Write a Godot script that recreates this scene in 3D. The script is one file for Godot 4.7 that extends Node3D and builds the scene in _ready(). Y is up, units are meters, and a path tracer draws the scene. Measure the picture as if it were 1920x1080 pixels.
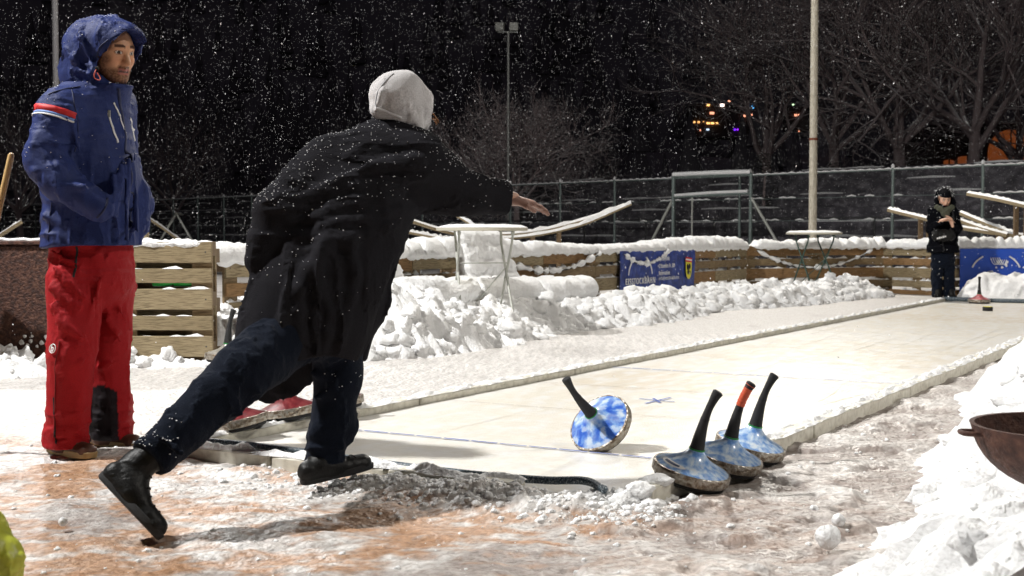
extends Node3D
# Night-time ice-stock rink. y up, metres. The camera stands at x = 0, z = 0, 0.96 m above the ice, looking along -z.

const EYE := 0.96
const FOCAL := 2464.0
const TILT := 0.04178
const LANE_AT := Vector3(-1.408, 0, -5.678)          # front left corner of the lane
const ALONG := Vector3(0.5097, 0, -0.8604)           # down the lane
const ACROSS := Vector3(0.8604, 0, 0.5097)           # to its right
const LANE_LONG := 14.6
const LANE_WIDE := 2.118

var used := {}
var rng := RandomNumberGenerator.new()
var M := {}
var noises := {}

# ---------------------------------------------------------------- places
func at(u: float, v: float, d: float) -> Vector3:      # survey: the point seen at (u, v) of the 1920 x 1080 view, d metres ahead
	var a := (u - 960.0) / FOCAL
	var b := (v - 540.0) / FOCAL
	var y := -b * cos(TILT) - sin(TILT)
	var z := b * sin(TILT) - cos(TILT)
	var k := d / -z
	return Vector3(a * k, EYE + y * k, -d)

func lane(s: float, t: float, h := 0.0) -> Vector3:
	return LANE_AT + ALONG * s + ACROSS * t + Vector3(0, h, 0)

func lane_st(p: Vector3) -> Vector2:
	var q := p - LANE_AT
	return Vector2(q.x * ALONG.x + q.z * ALONG.z, q.x * ACROSS.x + q.z * ACROSS.z)

func lane_basis() -> Basis:                             # x along the lane, z to its right
	return Basis(ALONG, Vector3.UP, ACROSS)

# ---------------------------------------------------------------- nodes
func numbered(called: String) -> String:
	var n: int = used.get(called, -1) + 1
	used[called] = n
	return called if n == 0 else "%s_%03d" % [called, n]

func tag(o: Node, label: String, category := "", group := "", kind := "") -> Node:
	if label: o.set_meta("label", label)
	if category: o.set_meta("category", category)
	if group: o.set_meta("group", group)
	if kind: o.set_meta("kind", kind)
	return o

func thing(called: String, label: String, category: String, where := Vector3.ZERO, group := "") -> Node3D:
	var o := Node3D.new()
	o.name = numbered(called)
	add_child(o)
	o.position = where
	tag(o, label, category, group)
	return o

func part(called: String, mesh: Mesh, mat: Material, parent: Node, xf := Transform3D()) -> MeshInstance3D:
	var o := MeshInstance3D.new()
	o.name = called if parent != self else numbered(called)
	o.mesh = mesh
	o.material_override = mat
	o.transform = xf
	parent.add_child(o, true)
	return o

func copy_of(o: Node3D, label := "") -> Node3D:
	var c: Node3D = o.duplicate()
	var base := String(o.name)
	if base.length() > 4 and base.substr(base.length() - 3).is_valid_int(): base = base.substr(0, base.length() - 4)
	c.name = numbered(base)
	add_child(c)
	if label: c.set_meta("label", label)
	return c

func swarm(called: String, mesh: Mesh, mat: Material, places: Array, parent: Node, colors := PackedColorArray()) -> MultiMeshInstance3D:
	var mm := MultiMesh.new()
	mm.transform_format = MultiMesh.TRANSFORM_3D
	mm.use_colors = colors.size() > 0
	mm.mesh = mesh
	mm.instance_count = places.size()
	for i in places.size():
		mm.set_instance_transform(i, places[i])
		if colors.size() > 0: mm.set_instance_color(i, colors[i])
	var o := MultiMeshInstance3D.new()
	o.name = called if parent != self else numbered(called)
	o.multimesh = mm
	o.material_override = mat
	o.set_meta("kind", "stuff")
	parent.add_child(o, true)
	return o

# ---------------------------------------------------------------- materials
func noise(kind: int, freq: float, seed_: int, octaves := 4, fractal := FastNoiseLite.FRACTAL_FBM) -> FastNoiseLite:
	var n := FastNoiseLite.new()
	n.noise_type = kind
	n.frequency = freq
	n.seed = seed_
	n.fractal_type = fractal
	n.fractal_octaves = octaves
	return n

func ramp(stops: Array) -> Gradient:                   # [[place, linear colour], ...]
	var g := Gradient.new()
	var o := PackedFloat32Array()
	var c := PackedColorArray()
	for s in stops:
		o.append(s[0])
		c.append(Color(s[1].r, s[1].g, s[1].b).linear_to_srgb())
	g.offsets = o
	g.colors = c
	return g

func noise_tex(n: FastNoiseLite, size: int, stops := [], normal := 0.0) -> NoiseTexture2D:
	var t := NoiseTexture2D.new()
	t.width = size
	t.height = size
	t.seamless = true
	t.noise = n
	if normal > 0.0:
		t.as_normal_map = true
		t.bump_strength = normal
	elif stops.size():
		t.color_ramp = ramp(stops)
	return t

func mat(c: Color, rough := 0.7, metal := 0.0) -> StandardMaterial3D:    # c is a linear, real-world colour
	var m := StandardMaterial3D.new()
	m.albedo_color = c.linear_to_srgb()
	m.roughness = rough
	m.metallic = metal
	return m

func triplanar(m: StandardMaterial3D, scale: Vector3, world := false, offset := Vector3.ZERO) -> StandardMaterial3D:
	m.uv1_triplanar = true
	m.uv1_world_triplanar = world
	m.uv1_scale = scale
	m.uv1_offset = offset
	return m

func make_materials() -> void:
	var fine := noise(FastNoiseLite.TYPE_SIMPLEX, 0.035, 11, 5)
	var fine_n := noise_tex(fine, 512, [], 6.0)
	var grain_n := noise_tex(noise(FastNoiseLite.TYPE_SIMPLEX, 0.09, 12, 3), 512, [], 5.0)
	M.fine_n = fine_n
	# snow: nearly white, crusty
	var s := mat(Color(1, 1, 1), 0.62)
	s.albedo_texture = noise_tex(noise(FastNoiseLite.TYPE_SIMPLEX, 0.01, 13, 5), 512, [[0.0, Color(0.76, 0.76, 0.76)], [0.5, Color(0.85, 0.85, 0.845)], [1.0, Color(0.9, 0.9, 0.9)]])
	s.normal_enabled = true
	s.normal_texture = noise_tex(noise(FastNoiseLite.TYPE_SIMPLEX, 0.03, 14, 5), 512, [], 10.0)
	s.normal_scale = 1.0
	M.snow = triplanar(s, Vector3(2.6, 2.6, 2.6), true)
	var sg := mat(Color(1, 1, 1), 0.62)               # ground: colour in the vertices, grain in the texture
	sg.vertex_color_use_as_albedo = true
	sg.albedo_texture = noise_tex(noise(FastNoiseLite.TYPE_SIMPLEX, 0.022, 15, 6), 1024, [[0.0, Color(0.58, 0.55, 0.53)], [0.42, Color(0.86, 0.84, 0.83)], [0.62, Color(1, 1, 1)], [1.0, Color(1, 1, 1)]])
	sg.normal_enabled = true
	sg.normal_texture = noise_tex(noise(FastNoiseLite.TYPE_SIMPLEX, 0.017, 16, 6), 1024, [], 11.0)
	sg.roughness_texture = noise_tex(noise(FastNoiseLite.TYPE_SIMPLEX, 0.008, 17, 4), 512, [[0.3, Color(0.32, 0.32, 0.32)], [0.6, Color(0.8, 0.8, 0.8)]])
	M.ground = triplanar(sg, Vector3(1.3, 1.3, 1.3), true)
	var ice := mat(Color(1, 1, 1), 0.38)
	ice.vertex_color_use_as_albedo = true
	ice.albedo_texture = noise_tex(noise(FastNoiseLite.TYPE_SIMPLEX, 0.012, 18, 6), 1024, [[0.0, Color(0.90, 0.89, 0.86)], [0.5, Color(0.96, 0.955, 0.945)], [1.0, Color(1, 1, 1)]])
	ice.normal_enabled = true
	ice.normal_texture = noise_tex(noise(FastNoiseLite.TYPE_SIMPLEX, 0.05, 19, 5), 1024, [], 1.6)
	ice.roughness_texture = noise_tex(noise(FastNoiseLite.TYPE_SIMPLEX, 0.01, 20, 5), 512, [[0.2, Color(0.5, 0.5, 0.5)], [0.75, Color(0.8, 0.8, 0.8)]])
	M.ice = triplanar(ice, Vector3(1.1, 1.1, 1.1), true)
	var kb := mat(Color(1, 1, 1), 0.6)
	kb.albedo_texture = noise_tex(noise(FastNoiseLite.TYPE_SIMPLEX, 0.014, 21, 5), 512, [[0.0, Color(0.42, 0.39, 0.32)], [0.4, Color(0.66, 0.63, 0.53)], [1.0, Color(0.78, 0.76, 0.68)]])
	M.beam = triplanar(kb, Vector3(2, 2, 2), true)
	# wood, weathered pallet boards in six tones
	M.wood = []
	var tones := [Color(0.30, 0.235, 0.135), Color(0.24, 0.17, 0.09), Color(0.34, 0.27, 0.16), Color(0.18, 0.12, 0.065), Color(0.30, 0.175, 0.075), Color(0.38, 0.25, 0.11)]
	var grain := noise(FastNoiseLite.TYPE_SIMPLEX, 0.02, 22, 5)
	grain.domain_warp_enabled = true
	grain.domain_warp_amplitude = 12.0
	grain.domain_warp_frequency = 0.012
	var grain_t := noise_tex(grain, 512, [[0.0, Color(0.26, 0.23, 0.2)], [0.34, Color(0.68, 0.66, 0.63)], [0.58, Color(1, 1, 1)], [1.0, Color(0.70, 0.68, 0.64)]])
	var grain_b := noise_tex(grain, 512, [], 5.0)
	for i in tones.size():
		var w := mat(tones[i], 0.82)
		w.albedo_texture = grain_t
		w.normal_enabled = true
		w.normal_texture = grain_b
		w.normal_scale = 0.6
		M.wood.append(triplanar(w, Vector3(0.55, 11.0, 11.0), false, Vector3(0.13 * i, 0.29 * i, 0.17 * i)))
	M.endwood = mat(Color(0.30, 0.19, 0.10), 0.9)
	# cloth
	var weave := noise_tex(noise(FastNoiseLite.TYPE_SIMPLEX, 0.11, 31, 3), 512, [], 7.0)
	var fuzz := noise_tex(noise(FastNoiseLite.TYPE_SIMPLEX, 0.06, 32, 5), 512, [[0.0, Color(0.6, 0.6, 0.6)], [0.5, Color(0.9, 0.9, 0.9)], [1.0, Color(1, 1, 1)]])
	for c in [["jacket", Color(0.020, 0.036, 0.155), 0.6], ["red_cloth", Color(0.38, 0.005, 0.010), 0.7], ["coat", Color(0.021, 0.0205, 0.024), 0.95], ["navy_cloth", Color(0.009, 0.0125, 0.022), 0.8], ["hood_grey", Color(0.62, 0.60, 0.60), 0.85], ["parka", Color(0.006, 0.0065, 0.009), 0.7], ["scarf", Color(0.11, 0.115, 0.08), 0.95]]:
		var m := mat(c[1], c[2])
		m.vertex_color_use_as_albedo = true
		m.albedo_texture = fuzz
		m.normal_enabled = true
		m.normal_texture = weave
		m.normal_scale = 0.15 if c[0] == "hood_grey" else (0.35 if c[0] in ["jacket", "red_cloth"] else 0.7)
		m.rim_enabled = c[0] in ["hood_grey", "scarf", "navy_cloth"]
		m.rim = 0.3 if c[0] != "coat" else 0.06
		m.metallic_specular = 0.12 if c[0] in ["coat", "navy_cloth", "parka"] else 0.35
		M[c[0]] = triplanar(m, Vector3(4, 4, 4))
	var skin := mat(Color(1, 1, 1), 0.5)
	skin.vertex_color_use_as_albedo = true
	skin.normal_enabled = true
	skin.normal_texture = fine_n
	skin.normal_scale = 0.25
	M.skin = triplanar(skin, Vector3(9, 9, 9))
	var lea := mat(Color(1, 1, 1), 0.44)
	lea.vertex_color_use_as_albedo = true
	lea.metallic_specular = 0.3
	lea.normal_enabled = true
	lea.normal_texture = fine_n
	lea.normal_scale = 0.5
	M.leather = triplanar(lea, Vector3(6, 6, 6))
	M.white_print = mat(Color(0.78, 0.78, 0.78), 0.6)
	M.red_print = mat(Color(0.62, 0.02, 0.025), 0.6)
	M.sky_print = mat(Color(0.16, 0.27, 0.62), 0.6)
	M.black_cloth = mat(Color(0.012, 0.012, 0.014), 0.8)
	M.seam = mat(Color(0.012, 0.018, 0.07), 0.7)
	M.coral = mat(Color(0.6, 0.12, 0.08), 0.5)
	# metals and plastics
	var rust := mat(Color(1, 1, 1), 0.72, 0.25)
	rust.albedo_texture = noise_tex(noise(FastNoiseLite.TYPE_SIMPLEX, 0.016, 41, 6), 512, [[0.0, Color(0.03, 0.015, 0.012)], [0.45, Color(0.075, 0.034, 0.025)], [0.7, Color(0.11, 0.05, 0.034)], [1.0, Color(0.17, 0.09, 0.06)]])
	rust.normal_enabled = true
	rust.normal_texture = fine_n
	M.rust = triplanar(rust, Vector3(2.2, 2.2, 2.2))
	var band := mat(Color(1, 1, 1), 0.42, 0.75)
	band.albedo_texture = noise_tex(noise(FastNoiseLite.TYPE_SIMPLEX, 0.03, 42, 6), 512, [[0.15, Color(0.10, 0.06, 0.035)], [0.40, Color(0.30, 0.25, 0.19)], [0.6, Color(0.42, 0.39, 0.34)], [1.0, Color(0.5, 0.48, 0.44)]])
	band.normal_enabled = true
	band.normal_texture = fine_n
	M.band = triplanar(band, Vector3(2.2, 2.2, 2.2))
	for c in [["blue_glaze", Color(0.11, 0.26, 0.62), Color(0.36, 0.53, 0.78), Color(0.72, 0.79, 0.85), 43, 0.014], ["bright_glaze", Color(0.03, 0.11, 0.55), Color(0.19, 0.37, 0.76), Color(0.66, 0.76, 0.86), 44, 0.009], ["red_glaze", Color(0.10, 0.008, 0.012), Color(0.17, 0.016, 0.022), Color(0.24, 0.05, 0.05), 45, 0.014], ["pink_glaze", Color(0.5, 0.09, 0.10), Color(0.62, 0.17, 0.18), Color(0.7, 0.3, 0.3), 46, 0.014], ["grey_glaze", Color(0.2, 0.19, 0.17), Color(0.3, 0.29, 0.26), Color(0.4, 0.38, 0.35), 47, 0.014]]:
		var m := mat(Color(1, 1, 1), 0.3)
		var n := noise(FastNoiseLite.TYPE_SIMPLEX, c[5], c[4], 5)
		n.domain_warp_enabled = true
		n.domain_warp_amplitude = 40.0
		n.domain_warp_frequency = 0.01
		m.albedo_texture = noise_tex(n, 512, [[0.25, c[1]], [0.5, c[2]], [0.72, c[3]]])
		m.clearcoat_enabled = true
		m.clearcoat = 0.5
		m.clearcoat_roughness = 0.08
		M[c[0]] = triplanar(m, Vector3(3.1, 3.1, 3.1))
	M.rubber = mat(Color(0.012, 0.012, 0.013), 0.75)
	M.rubber.normal_enabled = true
	M.rubber.normal_texture = grain_n
	M.rubber = triplanar(M.rubber, Vector3(14, 14, 14))
	M.green_ring = mat(Color(0.01, 0.25, 0.05), 0.4)
	M.orange_tape = mat(Color(0.60, 0.085, 0.03), 0.5)
	var hose := mat(Color(1, 1, 1), 0.5)
	hose.albedo_texture = noise_tex(noise(FastNoiseLite.TYPE_SIMPLEX, 0.03, 48, 5), 512, [[0.0, Color(0.006, 0.012, 0.02)], [0.55, Color(0.012, 0.035, 0.055)], [0.68, Color(0.12, 0.17, 0.2)], [0.85, Color(0.7, 0.7, 0.7)]])
	M.hose = triplanar(hose, Vector3(6, 6, 6))
	M.steel = mat(Color(0.34, 0.35, 0.33), 0.5, 0.3)
	M.pale_steel = mat(Color(0.45, 0.46, 0.42), 0.5, 0.2)
	M.green_steel = mat(Color(0.035, 0.075, 0.06), 0.5, 0.2)
	M.mast = mat(Color(1, 1, 1), 0.6, 0.15)
	M.mast.albedo_texture = noise_tex(noise(FastNoiseLite.TYPE_SIMPLEX, 0.02, 49, 5), 512, [[0.2, Color(0.40, 0.36, 0.28)], [0.6, Color(0.55, 0.51, 0.42)], [1.0, Color(0.6, 0.57, 0.5)]])
	M.mast = triplanar(M.mast, Vector3(3, 0.6, 3))
	M.dark_steel = mat(Color(0.05, 0.05, 0.052), 0.6, 0.2)
	M.concrete = mat(Color(1, 1, 1), 0.9)
	M.concrete.albedo_texture = noise_tex(noise(FastNoiseLite.TYPE_SIMPLEX, 0.01, 50, 6), 512, [[0.2, Color(0.05, 0.046, 0.057)], [0.6, Color(0.095, 0.088, 0.10)], [0.8, Color(0.2, 0.19, 0.21)]])
	M.concrete = triplanar(M.concrete, Vector3(0.5, 0.5, 0.5), true)
	var bl := mat(Color(1, 1, 1), 0.55)
	bl.albedo_texture = noise_tex(noise(FastNoiseLite.TYPE_SIMPLEX, 0.008, 51, 5), 512, [[0.2, Color(0.010, 0.026, 0.16)], [0.7, Color(0.016, 0.05, 0.30)], [0.9, Color(0.09, 0.12, 0.33)]])
	M.banner = triplanar(bl, Vector3(1.5, 1.5, 1.5))
	M.yellow = mat(Color(0.72, 0.66, 0.03), 0.5)
	M.bark = mat(Color(1, 1, 1), 0.9)
	M.bark.vertex_color_use_as_albedo = true

# ---------------------------------------------------------------- mesh helpers
func st_new() -> SurfaceTool:
	var st := SurfaceTool.new()
	st.begin(Mesh.PRIMITIVE_TRIANGLES)
	return st

func quad(st: SurfaceTool, a: Vector3, b: Vector3, c: Vector3, d: Vector3) -> void:   # clockwise seen from the front
	for p in [a, b, c, a, c, d]: st.add_vertex(p)

func add_box(st: SurfaceTool, size: Vector3, xf := Transform3D(), bevel := 0.004) -> void:
	st.set_smooth_group(-1)
	var h := size / 2.0
	var b := minf(bevel, minf(h.x, minf(h.y, h.z)) * 0.45)
	for axis in 3:
		for sgn in [-1.0, 1.0]:
			var n := Vector3.ZERO; n[axis] = sgn
			var p := Vector3.ZERO; p[(axis + 1) % 3] = 1.0
			var q := Vector3.ZERO; q[(axis + 2) % 3] = 1.0
			var o := n * h[axis]
			var pp := p * (h[(axis + 1) % 3] - b)
			var qq := q * (h[(axis + 2) % 3] - b)
			if sgn > 0: quad(st, xf * (o - pp - qq), xf * (o - pp + qq), xf * (o + pp + qq), xf * (o + pp - qq))
			else: quad(st, xf * (o - pp - qq), xf * (o + pp - qq), xf * (o + pp + qq), xf * (o - pp + qq))
			# bevel strip to the next axis, both signs
			for s2 in [-1.0, 1.0]:
				var n2 = p * s2
				var e0 = o + n2 * (h[(axis + 1) % 3] - b)
				var e1 = n * (h[axis] - b) + n2 * h[(axis + 1) % 3]
				if sgn * s2 > 0: quad(st, xf * (e0 - qq), xf * (e0 + qq), xf * (e1 + qq), xf * (e1 - qq))
				else: quad(st, xf * (e0 - qq), xf * (e1 - qq), xf * (e1 + qq), xf * (e0 + qq))

func box_mesh(size: Vector3, bevel := 0.004) -> ArrayMesh:
	var st := st_new()
	add_box(st, size, Transform3D(), bevel)
	st.generate_normals()
	return st.commit()

func add_tube(st: SurfaceTool, pts: Array, radii, sides := 8, closed := true, squash := Vector3.ZERO, flat := 1.0) -> void:   # along pts; radii one number or a list; squash: the axis along which the section is flat times as thick
	st.set_smooth_group(1)
	var rings := []
	var side := Vector3.ZERO
	for i in pts.size():
		var a: Vector3 = pts[maxi(i - 1, 0)]
		var b: Vector3 = pts[mini(i + 1, pts.size() - 1)]
		var t := (b - a).normalized()
		if side == Vector3.ZERO: side = t.cross(Vector3.UP if absf(t.y) < 0.9 else Vector3.RIGHT)
		side = (side - t * side.dot(t)).normalized()
		var up := t.cross(side)
		var r: float = radii[i] if radii is Array or radii is PackedFloat32Array else radii
		var ring := PackedVector3Array()
		for k in sides:
			var an := TAU * k / sides
			var o := (side * cos(an) + up * sin(an)) * r
			if flat != 1.0: o += squash * (o.dot(squash) * (flat - 1.0))
			ring.append(pts[i] + o)
		rings.append(ring)
	for i in pts.size() - 1:
		for k in sides:
			var k2 := (k + 1) % sides
			quad(st, rings[i][k], rings[i][k2], rings[i + 1][k2], rings[i + 1][k])
	if closed:
		st.set_smooth_group(-1)
		for e in [0, pts.size() - 1]:
			for k in sides:
				var k2 := (k + 1) % sides
				st.add_vertex(pts[e])
				st.add_vertex(rings[e][k2 if e == 0 else k])
				st.add_vertex(rings[e][k if e == 0 else k2])

func tube_mesh(pts: Array, radii, sides := 8, closed := true) -> ArrayMesh:
	var st := st_new()
	add_tube(st, pts, radii, sides, closed)
	st.generate_normals()
	return st.commit()

func add_lathe(st: SurfaceTool, prof: Array, seg := 40, sharp := 0.7) -> void:      # prof: Vector2(radius, height) from bottom to top, sharp corners kept
	var group := 1
	for i in prof.size() - 1:
		if i > 0:
			var d0: Vector2 = (prof[i] - prof[i - 1]).normalized()
			var d1: Vector2 = (prof[i + 1] - prof[i]).normalized()
			if d0.dot(d1) < sharp: group += 1
		st.set_smooth_group(group)
		for k in seg:
			var a := TAU * k / seg
			var b := TAU * (k + 1) / seg
			var ca := Vector3(cos(a), 0, sin(a))
			var cb := Vector3(cos(b), 0, sin(b))
			var y0 := Vector3(0, prof[i].y, 0)
			var y1 := Vector3(0, prof[i + 1].y, 0)
			if prof[i].x < 1e-5:
				for p in [y0, cb * prof[i + 1].x + y1, ca * prof[i + 1].x + y1]: st.add_vertex(p)
			elif prof[i + 1].x < 1e-5:
				for p in [ca * prof[i].x + y0, cb * prof[i].x + y0, y1]: st.add_vertex(p)
			else:
				quad(st, ca * prof[i].x + y0, cb * prof[i].x + y0, cb * prof[i + 1].x + y1, ca * prof[i + 1].x + y1)

func lathe_mesh(prof: Array, seg := 40) -> ArrayMesh:
	var st := st_new()
	add_lathe(st, prof, seg)
	st.generate_normals()
	return st.commit()

func grid_mesh(nx: int, nz: int, pos: PackedVector3Array, cols := PackedColorArray(), upward := true) -> ArrayMesh:
	var nor := PackedVector3Array()
	nor.resize(pos.size())
	for j in nz:
		for i in nx:
			var a := pos[j * nx + mini(i + 1, nx - 1)] - pos[j * nx + maxi(i - 1, 0)]
			var b := pos[mini(j + 1, nz - 1) * nx + i] - pos[maxi(j - 1, 0) * nx + i]
			var n := b.cross(a).normalized()
			if upward and n.y < 0: n = -n
			nor[j * nx + i] = n
	var flip := false
	var mid := (nz / 2) * nx + nx / 2
	flip = (pos[mid + nx] - pos[mid]).cross(pos[mid + 1] - pos[mid]).dot(nor[mid]) < 0
	var idx := PackedInt32Array()
	idx.resize((nx - 1) * (nz - 1) * 6)
	var w := 0
	for j in nz - 1:
		for i in nx - 1:
			var a := j * nx + i
			var b := a + 1
			var c := a + nx
			var d := c + 1
			if flip:
				idx[w] = a; idx[w + 1] = c; idx[w + 2] = b; idx[w + 3] = b; idx[w + 4] = c; idx[w + 5] = d
			else:
				idx[w] = a; idx[w + 1] = b; idx[w + 2] = c; idx[w + 3] = b; idx[w + 4] = d; idx[w + 5] = c
			w += 6
	var arr := []
	arr.resize(Mesh.ARRAY_MAX)
	arr[Mesh.ARRAY_VERTEX] = pos
	arr[Mesh.ARRAY_NORMAL] = nor
	if cols.size(): arr[Mesh.ARRAY_COLOR] = cols
	arr[Mesh.ARRAY_INDEX] = idx
	var m := ArrayMesh.new()
	m.add_surface_from_arrays(Mesh.PRIMITIVE_TRIANGLES, arr)
	return m

func curve(pts: Array, n: int) -> Array:               # smooth run of n points through pts
	var out := []
	for i in n:
		var x := float(i) / (n - 1) * (pts.size() - 1)
		var k := mini(int(x), pts.size() - 2)
		var p1 = pts[k]
		var p2 = pts[k + 1]
		var p0 = pts[k - 1] if k > 0 else p1 * 2.0 - p2
		var p3 = pts[k + 2] if k + 2 < pts.size() else p2 * 2.0 - p1
		var f := x - k
		out.append(p1 * 1.0 + (p2 - p0) * 0.5 * f + (p0 * 2.0 - p1 * 5.0 + p2 * 4.0 - p3) * 0.5 * f * f + (p1 * 3.0 - p0 - p2 * 3.0 + p3) * 0.5 * f * f * f)
	return out

func lump_mesh(seed_: int, detail := 1, rough := 0.28) -> ArrayMesh:     # a rough clod about 1 m across
	var s := SphereMesh.new()
	s.radius = 0.5
	s.height = 1.0
	s.radial_segments = 8 + 4 * detail
	s.rings = 4 + 2 * detail
	var a := s.get_mesh_arrays()
	var n := noise(FastNoiseLite.TYPE_CELLULAR, 1.9, seed_, 2)
	n.cellular_return_type = FastNoiseLite.RETURN_DISTANCE
	var n2 := noise(FastNoiseLite.TYPE_SIMPLEX, 1.6, seed_ + 5, 3)
	var v: PackedVector3Array = a[Mesh.ARRAY_VERTEX]
	for i in v.size():
		v[i] *= 1.0 + rough * 1.2 * n2.get_noise_3dv(v[i] * 1.3) - rough * (n.get_noise_3dv(v[i]) + 0.5)
	var st := st_new()
	st.set_smooth_group(1)
	for i in a[Mesh.ARRAY_INDEX]: st.add_vertex(v[i])
	st.generate_normals()
	return st.commit()

# ---------------------------------------------------------------- bodies as blended bones, meshed by surface nets
class Field:
	var a := PackedVector3Array()
	var ba := PackedVector3Array()
	var inv := PackedFloat32Array()
	var ra := PackedFloat32Array()
	var rd := PackedFloat32Array()
	var k := PackedFloat32Array()
	var n := PackedVector3Array()
	var fl := PackedFloat32Array()
	var all := PackedInt32Array()
	var fold : Callable       # metres pushed out at p
	var fold_most := 0.0
	var post : Callable       # (p, d) -> d, cuts and hollows
	func bone(p: Vector3, q: Vector3, r0: float, r1: float, blend := 0.04, flat_axis := Vector3.ZERO, flat := 1.0) -> void:
		a.append(p); ba.append(q - p)
		var l := (q - p).length_squared()
		inv.append(1.0 / l if l > 1e-9 else 0.0)
		ra.append(r0); rd.append(r1 - r0); k.append(blend); n.append(flat_axis.normalized()); fl.append(flat)
		all.append(all.size())
	func one(i: int, p: Vector3) -> float:
		var pa := p - a[i]
		var h := clampf(pa.dot(ba[i]) * inv[i], 0.0, 1.0)
		var q := pa - ba[i] * h
		if fl[i] != 1.0: q += n[i] * (q.dot(n[i]) * (fl[i] - 1.0))
		return q.length() - ra[i] - rd[i] * h
	func at(p: Vector3, which: PackedInt32Array) -> float:
		var d := 1e3
		for i in which:
			var e := one(i, p)
			var kk := k[i]
			var x := kk - absf(d - e)
			d = minf(d, e)
			if x > 0.0: d -= x * x / (4.0 * kk)
		if fold.is_valid() and absf(d) < 0.05: d -= fold.call(p)
		if post.is_valid(): d = post.call(p, d)
		return d
	func grad(p: Vector3) -> Vector3:
		var e := 0.004
		var d := at(p, all)
		return Vector3(at(p + Vector3(e, 0, 0), all) - d, at(p + Vector3(0, e, 0), all) - d, at(p + Vector3(0, 0, e), all) - d).normalized()
	func snap(p: Vector3, lift := 0.0) -> Vector3:
		for i in 6: p -= grad(p) * (at(p, all) - lift) * 0.8
		return p

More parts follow.
